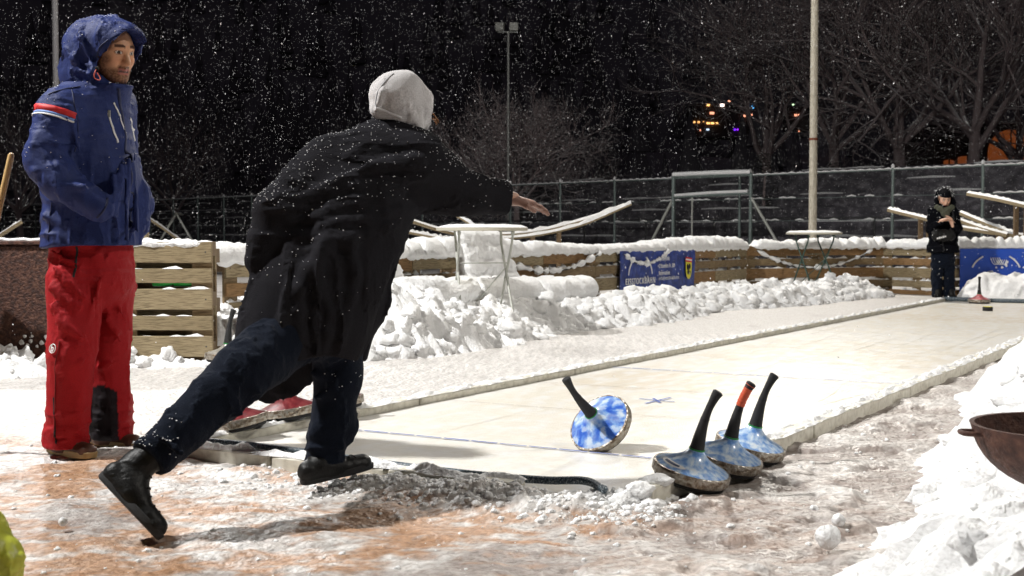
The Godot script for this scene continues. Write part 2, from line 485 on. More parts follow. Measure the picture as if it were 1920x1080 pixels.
func field_arrays(f: Field, cell: float, color = null) -> Array:
	var lo := Vector3.ONE * 1e6
	var hi := -lo
	for i in f.all:
		var r := maxf(f.ra[i], f.ra[i] + f.rd[i]) + 0.02 + f.fold_most
		for p in [f.a[i], f.a[i] + f.ba[i]]:
			lo = lo.min(p - Vector3.ONE * r)
			hi = hi.max(p + Vector3.ONE * r)
	var S := 4
	var nb := Vector3i(((hi - lo) / (cell * S)).ceil()) + Vector3i.ONE
	var nx := nb.x * S + 1
	var ny := nb.y * S + 1
	var nz := nb.z * S + 1
	var val := PackedFloat32Array()
	val.resize(nx * ny * nz)
	val.fill(1.0)
	var R := (S * 0.5 + 1.0) * 1.7321 * cell
	var hollow := f.post.is_valid()
	var todo := []
	var di := PackedFloat32Array()
	di.resize(f.all.size())
	for bz in nb.z:
		for by in nb.y:
			for bx in nb.x:
				var c := lo + Vector3(bx + 0.5, by + 0.5, bz + 0.5) * (S * cell)
				var dm := 1e3
				var near := 1e3
				for i in f.all:
					var e := f.one(i, c)
					di[i] = e
					if e < near: near = e
					if e / f.fl[i] < dm: dm = e / f.fl[i]
				if dm > R + 0.03 + f.fold_most: continue
				if not hollow and near < -(R * 1.7 + 0.03 + f.fold_most):
					for z in S:
						for y in S:
							for x in S: val[((bz * S + z) * ny + by * S + y) * nx + bx * S + x] = -1.0
					continue
				var which := PackedInt32Array()
				for i in f.all:
					if di[i] / f.fl[i] < near + 2.0 * R * 1.5 + f.k[i]: which.append(i)
				todo.append(Vector3i(bx, by, bz))
				for z in S:
					for y in S:
						var row := ((bz * S + z) * ny + by * S + y) * nx + bx * S
						for x in S:
							val[row + x] = f.at(lo + Vector3(bx * S + x, by * S + y, bz * S + z) * cell, which)
	var vid := {}
	var V := PackedVector3Array()
	var N := PackedVector3Array()
	var C := PackedColorArray()
	var cells := PackedInt32Array()
	var sx := 1
	var sy := nx
	var sz := nx * ny
	var offs := [0, sx, sy, sx + sy, sz, sx + sz, sy + sz, sx + sy + sz]
	var v8 := PackedFloat32Array()
	v8.resize(8)
	var edges := [[0, 1], [2, 3], [4, 5], [6, 7], [0, 2], [1, 3], [4, 6], [5, 7], [0, 4], [1, 5], [2, 6], [3, 7]]
	var corner := []
	for i in 8: corner.append(Vector3(i & 1, (i >> 1) & 1, (i >> 2) & 1))
	for b in todo:
		for z in S:
			for y in S:
				for x in S:
					var X: int = b.x * S + x
					var Y: int = b.y * S + y
					var Z: int = b.z * S + z
					var at0 := Z * sz + Y * sy + X
					var neg := 0
					for i in 8:
						var q := val[at0 + offs[i]]
						v8[i] = q
						if q < 0.0: neg += 1
					if neg == 0 or neg == 8: continue
					var p := Vector3.ZERO
					var cnt := 0
					for e in edges:
						var q0 := v8[e[0]]
						var q1 := v8[e[1]]
						if (q0 < 0.0) != (q1 < 0.0):
							p += corner[e[0]].lerp(corner[e[1]], q0 / (q0 - q1))
							cnt += 1
					p /= cnt
					var g := Vector3(v8[1] + v8[3] + v8[5] + v8[7] - v8[0] - v8[2] - v8[4] - v8[6], v8[2] + v8[3] + v8[6] + v8[7] - v8[0] - v8[1] - v8[4] - v8[5], v8[4] + v8[5] + v8[6] + v8[7] - v8[0] - v8[1] - v8[2] - v8[3])
					vid[at0] = V.size()
					cells.append(at0)
					V.append(lo + (Vector3(X, Y, Z) + p) * cell)
					N.append(g.normalized())
	var I := PackedInt32Array()
	var strides := [sx, sy, sz]
	for at0 in cells:
		var a0 := val[at0]
		for ax in 3:
			var st0: int = strides[ax]
			var q := val[at0 + st0]
			if (a0 < 0.0) == (q < 0.0): continue
			var s1: int = strides[(ax + 1) % 3]
			var s2: int = strides[(ax + 2) % 3]
			var i0: int = vid.get(at0 - s1 - s2, -1)
			var i1: int = vid.get(at0 - s2, -1)
			var i2: int = vid.get(at0, -1)
			var i3: int = vid.get(at0 - s1, -1)
			if i0 < 0 or i1 < 0 or i3 < 0: continue
			if a0 < 0.0: I.append_array(PackedInt32Array([i0, i2, i1, i0, i3, i2]))
			else: I.append_array(PackedInt32Array([i0, i1, i2, i0, i2, i3]))
	# settle each vertex's normal with its neighbours once, so that cloth does not look faceted
	if color != null:
		for i in V.size(): C.append(color.call(V[i], N[i]))
	return [V, N, C, I]

func join_arrays(list: Array) -> ArrayMesh:
	var V := PackedVector3Array()
	var N := PackedVector3Array()
	var C := PackedColorArray()
	var I := PackedInt32Array()
	for l in list:
		var base := V.size()
		V.append_array(l[0])
		N.append_array(l[1])
		if l[2].size(): C.append_array(l[2])
		else:
			for i in l[0].size(): C.append(Color.WHITE)
		for i in l[3]: I.append(base + i)
	var arr := []
	arr.resize(Mesh.ARRAY_MAX)
	arr[Mesh.ARRAY_VERTEX] = V
	arr[Mesh.ARRAY_NORMAL] = N
	arr[Mesh.ARRAY_COLOR] = C
	arr[Mesh.ARRAY_INDEX] = I
	var m := ArrayMesh.new()
	m.add_surface_from_arrays(Mesh.PRIMITIVE_TRIANGLES, arr)
	return m

func field_mesh(f: Field, cell: float, color = null) -> ArrayMesh:
	return join_arrays([field_arrays(f, cell, color)])

func ribbon_on(f: Field, pts: Array, width: float, lift := 0.002, steps := 24) -> ArrayMesh:    # a flat band laid on the surface through pts
	var run := curve(pts, steps)
	for i in run.size(): run[i] = f.snap(run[i], 0.0)
	for k in 3:
		var old := run.duplicate()
		for i in range(1, run.size() - 1): run[i] = (old[i - 1] + old[i] + old[i + 1]) / 3.0
	var st := st_new()
	st.set_smooth_group(1)
	var rows := []
	for i in run.size():
		var t: Vector3 = (run[mini(i + 1, run.size() - 1)] - run[maxi(i - 1, 0)]).normalized()
		var nn := f.grad(run[i])
		var sd := t.cross(nn).normalized() * width / 2.0
		var l := f.snap(run[i] - sd, lift)
		var r := f.snap(run[i] + sd, lift)
		rows.append([l - nn * (lift + 0.003) - sd * 0.06, l, f.snap(run[i], lift), r, r - nn * (lift + 0.003) + sd * 0.06])
	for i in rows.size() - 1:
		for j in 4: quad(st, rows[i][j], rows[i][j + 1], rows[i + 1][j + 1], rows[i + 1][j])
	st.generate_normals()
	return st.commit()

func ring_on(f: Field, centre: Vector3, axis: Vector3, from: Vector3, turn: float, width: float, lift := 0.002, steps := 30) -> ArrayMesh:    # a flat band round a limb
	axis = axis.normalized()
	var d0 := (from - axis * from.dot(axis)).normalized()
	var st := st_new()
	st.set_smooth_group(1)
	var rows := []
	for i in steps:
		var dir := d0.rotated(axis, turn * i / (steps - 1.0))
		var row := []
		for e in [-1.06, -1.0, 0.0, 1.0, 1.06]:
			var c: Vector3 = centre + axis * (e * width / 2)
			var lo := 0.02
			var hi := 0.16
			for k in 14:
				var m := (lo + hi) / 2
				if f.at(c + dir * m, f.all) < 0.0: lo = m
				else: hi = m
			row.append(c + dir * (lo + (lift if absf(e) <= 1.0 else -0.003)))
		rows.append(row)
	for i in rows.size() - 1:
		for j in 4: quad(st, rows[i][j], rows[i][j + 1], rows[i + 1][j + 1], rows[i + 1][j])
	st.generate_normals()
	return st.commit()

func cord_on(f: Field, pts: Array, r: float, steps := 24) -> ArrayMesh:
	var run := curve(pts, steps)
	for i in run.size(): run[i] = f.snap(run[i], r * 0.3)
	for k in 2:
		var old := run.duplicate()
		for i in range(1, run.size() - 1): run[i] = (old[i - 1] + old[i] + old[i + 1]) / 3.0
	return tube_mesh(run, r, 6)

# ---------------------------------------------------------------- people
var base := Vector3.ZERO
func rel(u: float, v: float, d: float) -> Vector3: return at(u, v, d) - base

func on(f: Field, u: float, v: float, d: float) -> Vector3:      # where the sight line through (u, v) meets the surface, searched near d
	var x := d - 0.5
	for i in 60:
		var p := rel(u, v, x)
		var e := f.at(p, f.all)
		if e < 0.001: return p
		x += clampf(e * 0.6, 0.003, 0.05)
	return f.snap(rel(u, v, d))

func folds(seed_: int, scale: Vector3, amp: float, fine := 0.0) -> Callable:
	var n := noise(FastNoiseLite.TYPE_SIMPLEX, 1.0, seed_, 1, FastNoiseLite.FRACTAL_NONE)
	n.domain_warp_enabled = true
	n.domain_warp_amplitude = 0.5
	n.domain_warp_frequency = 0.6
	var m := noise(FastNoiseLite.TYPE_SIMPLEX, 22.0, seed_ + 1, 2)
	return func(p: Vector3) -> float:
		var r := 1.0 - absf(n.get_noise_3dv(p * scale))
		var x := amp * (r * r * r * 1.5 - 0.55)
		if fine > 0.0: x += fine * m.get_noise_3dv(p)
		return x

func head_field(f: Field, H: Vector3, R: Vector3, U: Vector3, W: Vector3, s := 1.0, mouth_open := 0.0) -> void:
	var P := func(x: float, y: float, z: float) -> Vector3: return H + (R * x + U * y + W * z) * s
	f.bone(P.call(0, 0.045, -0.035), P.call(0, 0.04, 0.02), 0.088 * s, 0.078 * s, 0.03, R, 1.12)
	f.bone(P.call(0, -0.01, 0.03), P.call(0, -0.05, 0.045), 0.066 * s, 0.052 * s, 0.03, R, 1.02)
	f.bone(P.call(0, -0.075, 0.045), P.call(0, -0.10, 0.072), 0.045 * s, 0.022 * s, 0.03)
	for q in [-1.0, 1.0]:
		f.bone(P.call(0.035 * q, -0.045, 0.02), P.call(0.018 * q, -0.095, 0.06), 0.04 * s, 0.024 * s, 0.03)
		f.bone(P.call(0.012 * q, 0.036, 0.092), P.call(0.044 * q, 0.034, 0.075), 0.012 * s, 0.011 * s, 0.02)
		f.bone(P.call(0.042 * q, -0.02, 0.068), P.call(0.05 * q, -0.005, 0.05), 0.022 * s, 0.02 * s, 0.025)
		f.bone(P.call(0.031 * q, 0.012, 0.077), P.call(0.034 * q, 0.012, 0.076), 0.0125 * s, 0.0125 * s, 0.004)
		f.bone(P.call(0.013 * q, -0.033, 0.098), P.call(0.011 * q, -0.035, 0.102), 0.009 * s, 0.009 * s, 0.01)
		f.bone(P.call(0.083 * q, 0.015, -0.02), P.call(0.08 * q, -0.03, -0.015), 0.018 * s, 0.012 * s, 0.008, R, 2.2)
	f.bone(P.call(0, 0.022, 0.094), P.call(0, -0.028, 0.117), 0.009 * s, 0.013 * s, 0.014)
	f.bone(P.call(-0.02, -0.0585, 0.089), P.call(0.02, -0.0585, 0.089), 0.0075 * s, 0.0075 * s, 0.008)
	f.bone(P.call(0, -0.057, 0.097), P.call(0, -0.0585, 0.098), 0.007 * s, 0.007 * s, 0.012)
	f.bone(P.call(-0.017, -0.0745 - mouth_open, 0.088), P.call(0.017, -0.0745 - mouth_open, 0.088), 0.008 * s, 0.008 * s, 0.008)
	f.bone(P.call(0, -0.07, -0.015), P.call(0, -0.17, -0.04), 0.058 * s, 0.06 * s, 0.03)

func face_color(H: Vector3, R: Vector3, U: Vector3, W: Vector3, s: float, skin: Color, hair: Color, beard: float) -> Callable:
	var n := noise(FastNoiseLite.TYPE_SIMPLEX, 60.0, 5, 3)
	return func(p: Vector3, _n: Vector3) -> Color:
		var q := (p - H) / s
		var x := absf(q.dot(R))
		var y := q.dot(U)
		var z := q.dot(W)
		var c := skin * (1.0 + 0.12 * n.get_noise_3dv(p))
		c = c.lerp(Color(skin.r * 0.95, skin.g * 0.62, skin.b * 0.55), 0.5 * clampf(1.0 - Vector3(x - 0.04, y + 0.02, z - 0.085).length() / 0.03, 0, 1))
		if y < 0.085 and z > 0.0 and beard > 0.0:
			var b := smoothstep(-0.045, -0.07, y) * beard
			b = maxf(b, beard * smoothstep(-0.038, -0.046, y) * smoothstep(0.034, 0.026, x) * (1.0 if y > -0.055 else 0.5))
			b = maxf(b, beard * smoothstep(0.055, 0.07, x) * smoothstep(0.02, -0.02, y))
			b *= clampf(0.85 + 0.6 * n.get_noise_3dv(p * 1.7), 0, 1)
			c = c.lerp(hair, b)
		if absf(y + 0.0665) < 0.0125 and x < 0.027 and z > 0.075: c = Color(0.36, 0.12, 0.095)
		if absf(y + 0.0665) < 0.0035 and x < 0.024 and z > 0.075: c = Color(0.06, 0.02, 0.018)
		if absf(y - 0.037 - 0.1 * (0.03 - absf(x - 0.03)) * 1.0) < 0.006 and x > 0.012 and x < 0.052 and z > 0.06: c = hair * 0.6
		var e := Vector2(x - 0.0325, (y - 0.012) * 1.9).length()
		if e < 0.017 and z > 0.06:
			c = Color(skin.r * 0.45, skin.g * 0.36, skin.b * 0.34)
			if e < 0.0125: c = Color(0.6, 0.58, 0.55)
			if Vector2(x - 0.0325, y - 0.012).length() < 0.0068: c = Color(0.02, 0.013, 0.01)
		return c

func hand_field(f: Field, wrist: Vector3, fore: Vector3, out: Vector3, curl: float, thumb_side: float, s := 1.0) -> void:   # fore: towards the fingers; out: away from the palm's back; curl in radians per joint
	fore = fore.normalized()
	out = (out - fore * out.dot(fore)).normalized()
	var sd := fore.cross(out).normalized() * thumb_side      # towards the thumb
	f.bone(wrist - fore * 0.03 * s, wrist + fore * 0.01 * s, 0.028 * s, 0.026 * s, 0.02, out, 1.25)
	var spread := [0.031, 0.0105, -0.0105, -0.030]
	var long := [0.072, 0.080, 0.074, 0.058]
	for i in 4:
		var root = wrist + (fore * 0.088 + sd * spread[i]) * s
		f.bone(wrist + (fore * 0.012 + sd * spread[i] * 0.6) * s, root, 0.016 * s, 0.0115 * s, 0.018)
		var dir = (fore + sd * spread[i] * 4.0).normalized()
		var p = root
		for j in 3:
			dir = (dir * cos(curl) + out * sin(curl)).normalized()
			var seg: float = long[i] * [0.45, 0.32, 0.23][j] * s
			f.bone(p, p + dir * seg, (0.0098 - 0.0009 * j) * s, (0.0092 - 0.0012 * j) * s, 0.006)
			p += dir * seg
	var t0 := wrist + (fore * 0.025 + sd * 0.022) * s
	var t1 := t0 + (fore * 0.035 + sd * 0.028 + out * 0.012) * s
	var t2 := t1 + (fore * 0.03 + sd * 0.008 + out * 0.012) * s
	f.bone(t0, t1, 0.015 * s, 0.0115 * s, 0.012)
	f.bone(t1, t2, 0.011 * s, 0.0085 * s, 0.006)

func shoe_field(heel: Vector3, toe: Vector3, up: Vector3, ankle: Vector3, collar: Vector3) -> Field:
	var f := Field.new()
	var fwd := (toe - heel).normalized()
	var side := fwd.cross(up).normalized()
	var long := heel.distance_to(toe)
	f.bone(heel + fwd * 0.035 + up * 0.045, heel + fwd * long * 0.45 + up * 0.04, 0.042, 0.042, 0.03)
	f.bone(heel + fwd * long * 0.45 + up * 0.035, toe - fwd * 0.045 + up * 0.028, 0.045, 0.043, 0.03, up, 1.25)
	f.bone(ankle, heel + fwd * long * 0.32 + up * 0.06, 0.048, 0.05, 0.03, side, 1.12)
	f.bone(collar, ankle, 0.053, 0.05, 0.02, side, 1.1)
	f.post = func(p: Vector3, d: float) -> float: return maxf(d, -(p - heel).dot(up) + 0.012)
	return f

func sole_mesh(heel: Vector3, toe: Vector3, up: Vector3, thick: float) -> ArrayMesh:
	var fwd := (toe - heel).normalized()
	var side := fwd.cross(up).normalized()
	var long := heel.distance_to(toe)
	var st := st_new()
	var n := 26
	var rim := []
	for i in n:
		var a := TAU * i / n
		var x := 0.5 - 0.5 * cos(a)
		var wide: float = lerpf(0.036, 0.049, smoothstep(0.25, 0.72, x)) * (0.9 if x > 0.35 and x < 0.5 else 1.0)
		var y := signf(sin(a)) * pow(absf(sin(a)), 0.55) * wide
		rim.append(heel + fwd * (x * long) + side * y)
	var lift := 0.012
	var levels := [[0.94, 0.0], [1.0, 0.004], [1.02, thick - 0.004], [0.97, thick]]
	var mid: Vector3 = heel + fwd * long * 0.5
	for j in levels.size() - 1:
		st.set_smooth_group(j + 1)
		for i in n:
			var i2 := (i + 1) % n
			var q := []
			for w in [[i, j], [i2, j], [i2, j + 1], [i, j + 1]]:
				q.append(mid + (rim[w[0]] - mid) * levels[w[1]][0] + up * levels[w[1]][1])
			quad(st, q[0], q[1], q[2], q[3])
	st.set_smooth_group(-1)
	for i in n:
		var i2 := (i + 1) % n
		for j in [0, 3]:
			for w in [mid, mid + (rim[i] - mid) * levels[j][0], mid + (rim[i2] - mid) * levels[j][0]]: st.add_vertex(w + up * levels[j][1])
	st.generate_normals()
	return st.commit()

func plain_color(c: Color) -> Callable: return func(_p: Vector3, _n: Vector3) -> Color: return c

func snow_specks(f: Field, parent: Node, count: int, centre: Vector3, reach: Vector3, size: float, seed_: int) -> void:   # snow caught on cloth that faces up
	var r := RandomNumberGenerator.new()
	r.seed = seed_
	var places := []
	var tries := 0
	while places.size() < count and tries < count * 6:
		tries += 1
		var p := centre + Vector3(r.randf_range(-1, 1), r.randf_range(-1, 1), r.randf_range(-1, 1)) * reach
		if absf(f.at(p, f.all)) > 0.05: continue
		p = f.snap(p, 0.001)
		var g := f.grad(p)
		if r.randf() > smoothstep(-0.25, 0.75, g.y): continue
		var s := size * r.randf_range(0.5, 1.5)
		places.append(Transform3D(Basis.from_euler(Vector3(r.randf() * 6, r.randf() * 6, 0)).scaled(Vector3(s, s * 0.7, s * 1.2)), p))
	swarm("snow_specks", M.fleck_mesh, M.fleck, places, parent)

func man() -> void:
	base = Vector3(-1.80, 0.02, -5.63)
	var F := Vector3(0.80, 0, 0.60)
	var R := Vector3(-0.60, 0, 0.80)
	# body, mostly under clothes
	var b := Field.new()
	b.bone(rel(172, 235, 5.63), rel(172, 470, 5.63), 0.15, 0.15, 0.05, F, 1.3)
	b.bone(rel(190, 175, 5.63), rel(203, 120, 5.60), 0.06, 0.055, 0.04)
	b.bone(rel(120, 200, 5.48), rel(80, 305, 5.42), 0.055, 0.045, 0.05)
	b.bone(rel(80, 305, 5.42), rel(168, 376, 5.42), 0.045, 0.035, 0.03)
	b.bone(rel(168, 376, 5.42), rel(174, 382, 5.52), 0.035, 0.03, 0.03)
	b.bone(rel(212, 190, 5.79), rel(228, 315, 5.93), 0.055, 0.045, 0.05)
	b.bone(rel(228, 315, 5.93), rel(262, 385, 5.80), 0.045, 0.035, 0.03)
	b.bone(rel(145, 520, 5.54), rel(140, 660, 5.50), 0.085, 0.06, 0.05)
	b.bone(rel(140, 660, 5.50), rel(134, 825, 5.53), 0.06, 0.045, 0.03)
	b.bone(rel(202, 520, 5.72), rel(205, 660, 5.70), 0.085, 0.06, 0.05)
	b.bone(rel(205, 660, 5.70), rel(210, 810, 5.73), 0.06, 0.045, 0.03)
	var H := rel(208, 101, 5.60)
	var W := Vector3(0.80, -0.17, 0.57).normalized()
	var HR := Vector3(-0.58, -0.02, 0.81)
	HR = (HR - W * HR.dot(W)).normalized()
	var U := W.cross(HR).normalized()
	if U.y < 0: U = -U
	var h := Field.new()
	head_field(h, H, HR, U, W, 1.0, 0.006)
	var hand := Field.new()
	hand_field(hand, rel(174, 382, 5.52), -R * 0.9 + F * 0.5 + Vector3(0, -0.3, 0), -F, 0.25, 1.0)
	var hand2 := Field.new()
	hand_field(hand2, rel(258, 383, 5.80), F * 0.5 + R * 0.6 + Vector3(0, -0.4, 0), R, 0.25, -1.0)
	var skin := Color(0.60, 0.31, 0.175)
	var person := part("person", join_arrays([field_arrays(b, 0.02, plain_color(skin)), field_arrays(h, 0.0042, face_color(H, HR, U, W, 1.0, skin, Color(0.13, 0.05, 0.02), 1.0)), field_arrays(hand, 0.006, plain_color(skin)), field_arrays(hand2, 0.006, plain_color(skin))]), M.skin, self, Transform3D(Basis(), base))
	tag(person, "standing person in blue hooded jacket and red ski trousers, hands in pockets", "person")
	# trousers
	var t := Field.new()
	t.bone(rel(171, 440, 5.63), rel(172, 510, 5.63), 0.178, 0.185, 0.05, F, 1.12)
	t.bone(rel(139, 530, 5.54), rel(136, 655, 5.50), 0.120, 0.100, 0.014)
	t.bone(rel(136, 655, 5.50), rel(125, 826, 5.53), 0.098, 0.092, 0.014)
	t.bone(rel(204, 530, 5.72), rel(204, 650, 5.71), 0.116, 0.092, 0.014)
	t.bone(rel(204, 650, 5.71), rel(209, 808, 5.74), 0.086, 0.094, 0.014)
	for cr in [[100, 500, 160, 560, 5.42], [96, 540, 150, 575, 5.42], [110, 600, 165, 640, 5.40], [95, 470, 150, 500, 5.44], [215, 560, 245, 620, 5.62], [205, 600, 240, 665, 5.62], [115, 690, 170, 672, 5.42], [185, 690, 235, 672, 5.62], [100, 575, 140, 620, 5.42], [190, 520, 165, 600, 5.46]]:
		t.bone(rel(cr[0], cr[1], cr[4]), rel(cr[2], cr[3], cr[4]), 0.008, 0.004, 0.03)
	var tf := folds(201, Vector3(6.0, 2.2, 6.0), 0.008, 0.0004)
	var tc := folds(202, Vector3(3, 10, 3), 0.009)
	t.fold = func(p: Vector3) -> float:
		var low := smoothstep(0.36, 0.08, p.y) + 0.6 * smoothstep(0.10, 0.0, absf(p.y - 0.46)) + 0.5 * smoothstep(0.62, 0.8, p.y)
		return tf.call(p) * (1.0 - 0.5 * minf(low, 1.0)) + tc.call(p) * minf(low, 1.0)
	t.fold_most = 0.02
	var hem1 := rel(136, 838, 5.53).y
	var hem2 := rel(210, 822, 5.74).y
	t.post = func(p: Vector3, d: float) -> float: return maxf(d, (hem1 if p.z > 0.0 else hem2) + 0.12 * maxf(0.0, p.dot(F) - 0.06) - p.y)
	var lax := rel(207, 740, 5.72)
	var rax := rel(138, 740, 5.52)
	var gaiter := func(p: Vector3, _n: Vector3) -> Color:
		var q := (p - lax)
		var l := q.dot(R)
		if p.z < 0.03 and l > -0.10 and q.x < 0.05 and p.y < 0.285 - 8.0 * (q.x + 0.015) ** 2: return Color(0.02, 0.6, 0.65)
		q = p - rax
		if p.z > 0.0 and q.dot(R) < -0.05 and p.y < 0.25 - 10.0 * (q.dot(F)) ** 2: return Color(0.028, 0.6, 0.65)
		return Color.WHITE
	part("ski_trousers", field_mesh(t, 0.0095, gaiter), M.red_cloth, person)
	# trousers' details: side zip, seams, badge
	part("zipper", ribbon_on(t, [on(t, 143, 462, 5.40), on(t, 142, 490, 5.40), on(t, 138, 520, 5.40)], 0.009, 0.002), M.black_cloth, person)
	part("seam", cord_on(t, [on(t, 112, 640, 5.36), on(t, 104, 720, 5.38), on(t, 100, 820, 5.42)], 0.003), mat(Color(0.2, 0.004, 0.006), 0.8), person)
	part("ankle_zipper", ribbon_on(t, [on(t, 100, 745, 5.40), on(t, 103, 835, 5.42)], 0.006, 0.002), M.black_cloth, person)
	var bp := t.snap(on(t, 101, 653, 5.4), 0.003)
	var bn := t.grad(bp)
	var bx := Vector3.UP.cross(bn).normalized()
	var badge := Transform3D(Basis(bx, bn.cross(bx).normalized(), bn), bp)
	var ring := TorusMesh.new()
	ring.inner_radius = 0.0165
	ring.outer_radius = 0.0205
	ring.rings = 28
	ring.ring_segments = 6
	part("badge_ring", ring, M.white_print, person, badge * Transform3D(Basis(Vector3.RIGHT, PI / 2), Vector3.ZERO))
	part("badge_letter", text_mesh("b", 0.026, true), M.white_print, person, badge * Transform3D(Basis(), Vector3(0, -0.001, 0.0015)))
	# shoes
	for s in [[rel(92, 856, 5.62), rel(186, 867, 5.42), rel(120, 822, 5.56)], [rel(168, 843, 5.82), rel(262, 848, 5.68), rel(196, 806, 5.76)]]:
		var heel: Vector3 = s[0]
		var toe: Vector3 = s[1]
		heel.y = 0.0; toe.y = 0.0
		toe = heel + (toe - heel).normalized() * 0.305
		var sf := shoe_field(heel, toe, Vector3.UP, s[2] - Vector3(0, 0.03, 0), s[2] + Vector3(0, 0.03, 0))
		sf.fold = folds(210, Vector3(10, 16, 10), 0.002)
		sf.fold_most = 0.004
		var sh := part("shoe", field_mesh(sf, 0.008, plain_color(Color(0.085, 0.036, 0.024))), M.leather, person)
		part("sole", sole_mesh(heel, toe, Vector3.UP, 0.03), mat(Color(0.30, 0.21, 0.095), 0.7), sh)
		var fw := (toe - heel).normalized()
		for q in 4:
			var c := heel + fw * (0.155 + 0.022 * q) + Vector3(0, 0.1 - 0.011 * q, 0)
			var sd := fw.cross(Vector3.UP).normalized()
			part("lace", cord_on(sf, [c - sd * 0.03, c, c + sd * 0.03 + fw * 0.006], 0.003, 8), mat(Color(0.1, 0.07, 0.05), 0.8), sh)
	# jacket
	var j := Field.new()
	j.bone(rel(168, 225, 5.62), rel(170, 330, 5.62), 0.185, 0.205, 0.05, F, 1.26)
	j.bone(rel(170, 330, 5.62), rel(172, 465, 5.62), 0.205, 0.222, 0.05, F, 1.2)
	j.bone(rel(122, 205, 5.49), rel(212, 195, 5.77), 0.088, 0.088, 0.06)
	j.bone(rel(170, 190, 5.62), rel(195, 160, 5.62), 0.115, 0.095, 0.06)
	j.bone(rel(112, 215, 5.46), rel(84, 300, 5.41), 0.100, 0.083, 0.04)
	j.bone(rel(84, 300, 5.41), rel(110, 340, 5.38), 0.082, 0.078, 0.03)
	j.bone(rel(110, 340, 5.38), rel(186, 388, 5.385), 0.078, 0.058, 0.025)
	j.bone(rel(216, 205, 5.79), rel(228, 315, 5.92), 0.092, 0.078, 0.04)
	j.bone(rel(228, 315, 5.92), rel(268, 384, 5.78), 0.075, 0.05, 0.03)
	j.bone(rel(258, 360, 5.74), rel(258, 420, 5.72), 0.05, 0.05, 0.05)
	# standing collar
	j.bone(rel(196, 172, 5.62), rel(210, 150, 5.59), 0.098, 0.088, 0.03)
	for cr in [[242, 300, 236, 450, 5.48, 0.010], [228, 310, 222, 440, 5.44, 0.009], [252, 290, 256, 430, 5.56, 0.008], [210, 330, 214, 400, 5.42, 0.008], [90, 440, 150, 452, 5.45, 0.008], [85, 405, 130, 425, 5.44, 0.007], [72, 255, 108, 268, 5.35, 0.009], [64, 275, 112, 300, 5.34, 0.010], [70, 320, 108, 312, 5.33, 0.008], [130, 205, 150, 290, 5.40, 0.008], [120, 345, 160, 352, 5.32, 0.008]]:
		j.bone(rel(cr[0], cr[1], cr[4]), rel(cr[2], cr[3], cr[4]), cr[5], cr[5] * 0.7, 0.035)
	var jf := folds(221, Vector3(3.0, 8.5, 3.0), 0.0055, 0.0003)
	var jv := folds(222, Vector3(9, 2.0, 9), 0.009, 0.0)
	j.fold = func(p: Vector3) -> float:
		var front := smoothstep(0.02, 0.14, p.dot(F)) * smoothstep(1.35, 1.15, p.y)
		return jf.call(p) * (1.0 - 0.7 * front) + jv.call(p) * front
	j.fold_most = 0.02
	var hem := rel(172, 463, 5.62).y
	j.post = func(p: Vector3, d: float) -> float:
		d = maxf(d, hem + 0.012 * sin(p.dot(F) * 9.0) - 0.03 * p.dot(F) - p.y)
		var e := Vector2((p - rel(205, 150, 5.60)).dot(F), (p - rel(205, 150, 5.60)).dot(R)).length() - 0.07
		if p.y > rel(200, 176, 5.6).y: d = maxf(d, -e)
		return maxf(d, p.y - rel(210, 158, 5.6).y + 0.05 * (p - H).dot(F))
	var jacket := part("jacket", field_mesh(j, 0.0092, plain_color(Color.WHITE)), M.jacket, person)
	var arm_a := rel(112, 215, 5.46)
	var arm_d := (rel(84, 300, 5.41) - arm_a).normalized()
	var band_at := rel(105, 214, 5.44)
	for s in [["red_stripe", 0.0, 0.024, M.red_print], ["blue_stripe", 0.019, 0.010, M.sky_print], ["white_stripe", 0.0275, 0.0065, M.white_print]]:
		part(s[0], ring_on(j, band_at + arm_d * s[1], arm_d, Vector3(-0.9, 0, -0.6), -3.3, s[2], 0.003, 34), s[3], jacket)
	part("front_zipper", ribbon_on(j, [on(j, 222, 165, 5.45), on(j, 226, 200, 5.42), on(j, 238, 260, 5.42), on(j, 248, 330, 5.45), on(j, 246, 400, 5.44), on(j, 240, 468, 5.43)], 0.012, 0.003, 50), M.seam, jacket)
	part("zipper_tape", ribbon_on(j, [on(j, 213, 192, 5.42), on(j, 224, 215, 5.40), on(j, 236, 250, 5.40)], 0.006, 0.003, 20), M.white_print, jacket)
	part("chest_zipper", ribbon_on(j, [on(j, 203, 212, 5.40), on(j, 211, 238, 5.39), on(j, 221, 268, 5.40)], 0.008, 0.003, 20), M.white_print, jacket)
	part("chest_zipper", ribbon_on(j, [on(j, 244, 222, 5.48), on(j, 249, 242, 5.48), on(j, 253, 264, 5.50)], 0.008, 0.003, 20), M.white_print, jacket)
	part("zipper_pull", box_mesh(Vector3(0.014, 0.03, 0.008), 0.003), M.steel, jacket, Transform3D(Basis(), on(j, 204, 213, 5.4)))
	part("pocket_edge", cord_on(j, [on(j, 201, 372, 5.36), on(j, 198, 388, 5.34), on(j, 182, 408, 5.34)], 0.005, 12), M.seam, jacket)
	part("shoulder_seam", cord_on(j, [on(j, 134, 168, 5.40), on(j, 140, 200, 5.38), on(j, 146, 240, 5.36), on(j, 140, 285, 5.34)], 0.003, 20), M.seam, jacket)
	part("side_seam", cord_on(j, [on(j, 97, 380, 5.44), on(j, 93, 420, 5.44), on(j, 90, 450, 5.46)], 0.003, 12), M.seam, jacket)
	part("yoke_seam", cord_on(j, [on(j, 90, 178, 5.40), on(j, 110, 170, 5.36), on(j, 150, 162, 5.40)], 0.003, 24), M.seam, jacket)
	# hood, a shell with a brim
	var d := Field.new()
	d.bone(rel(178, 88, 5.64), rel(208, 84, 5.60), 0.122, 0.112, 0.04)
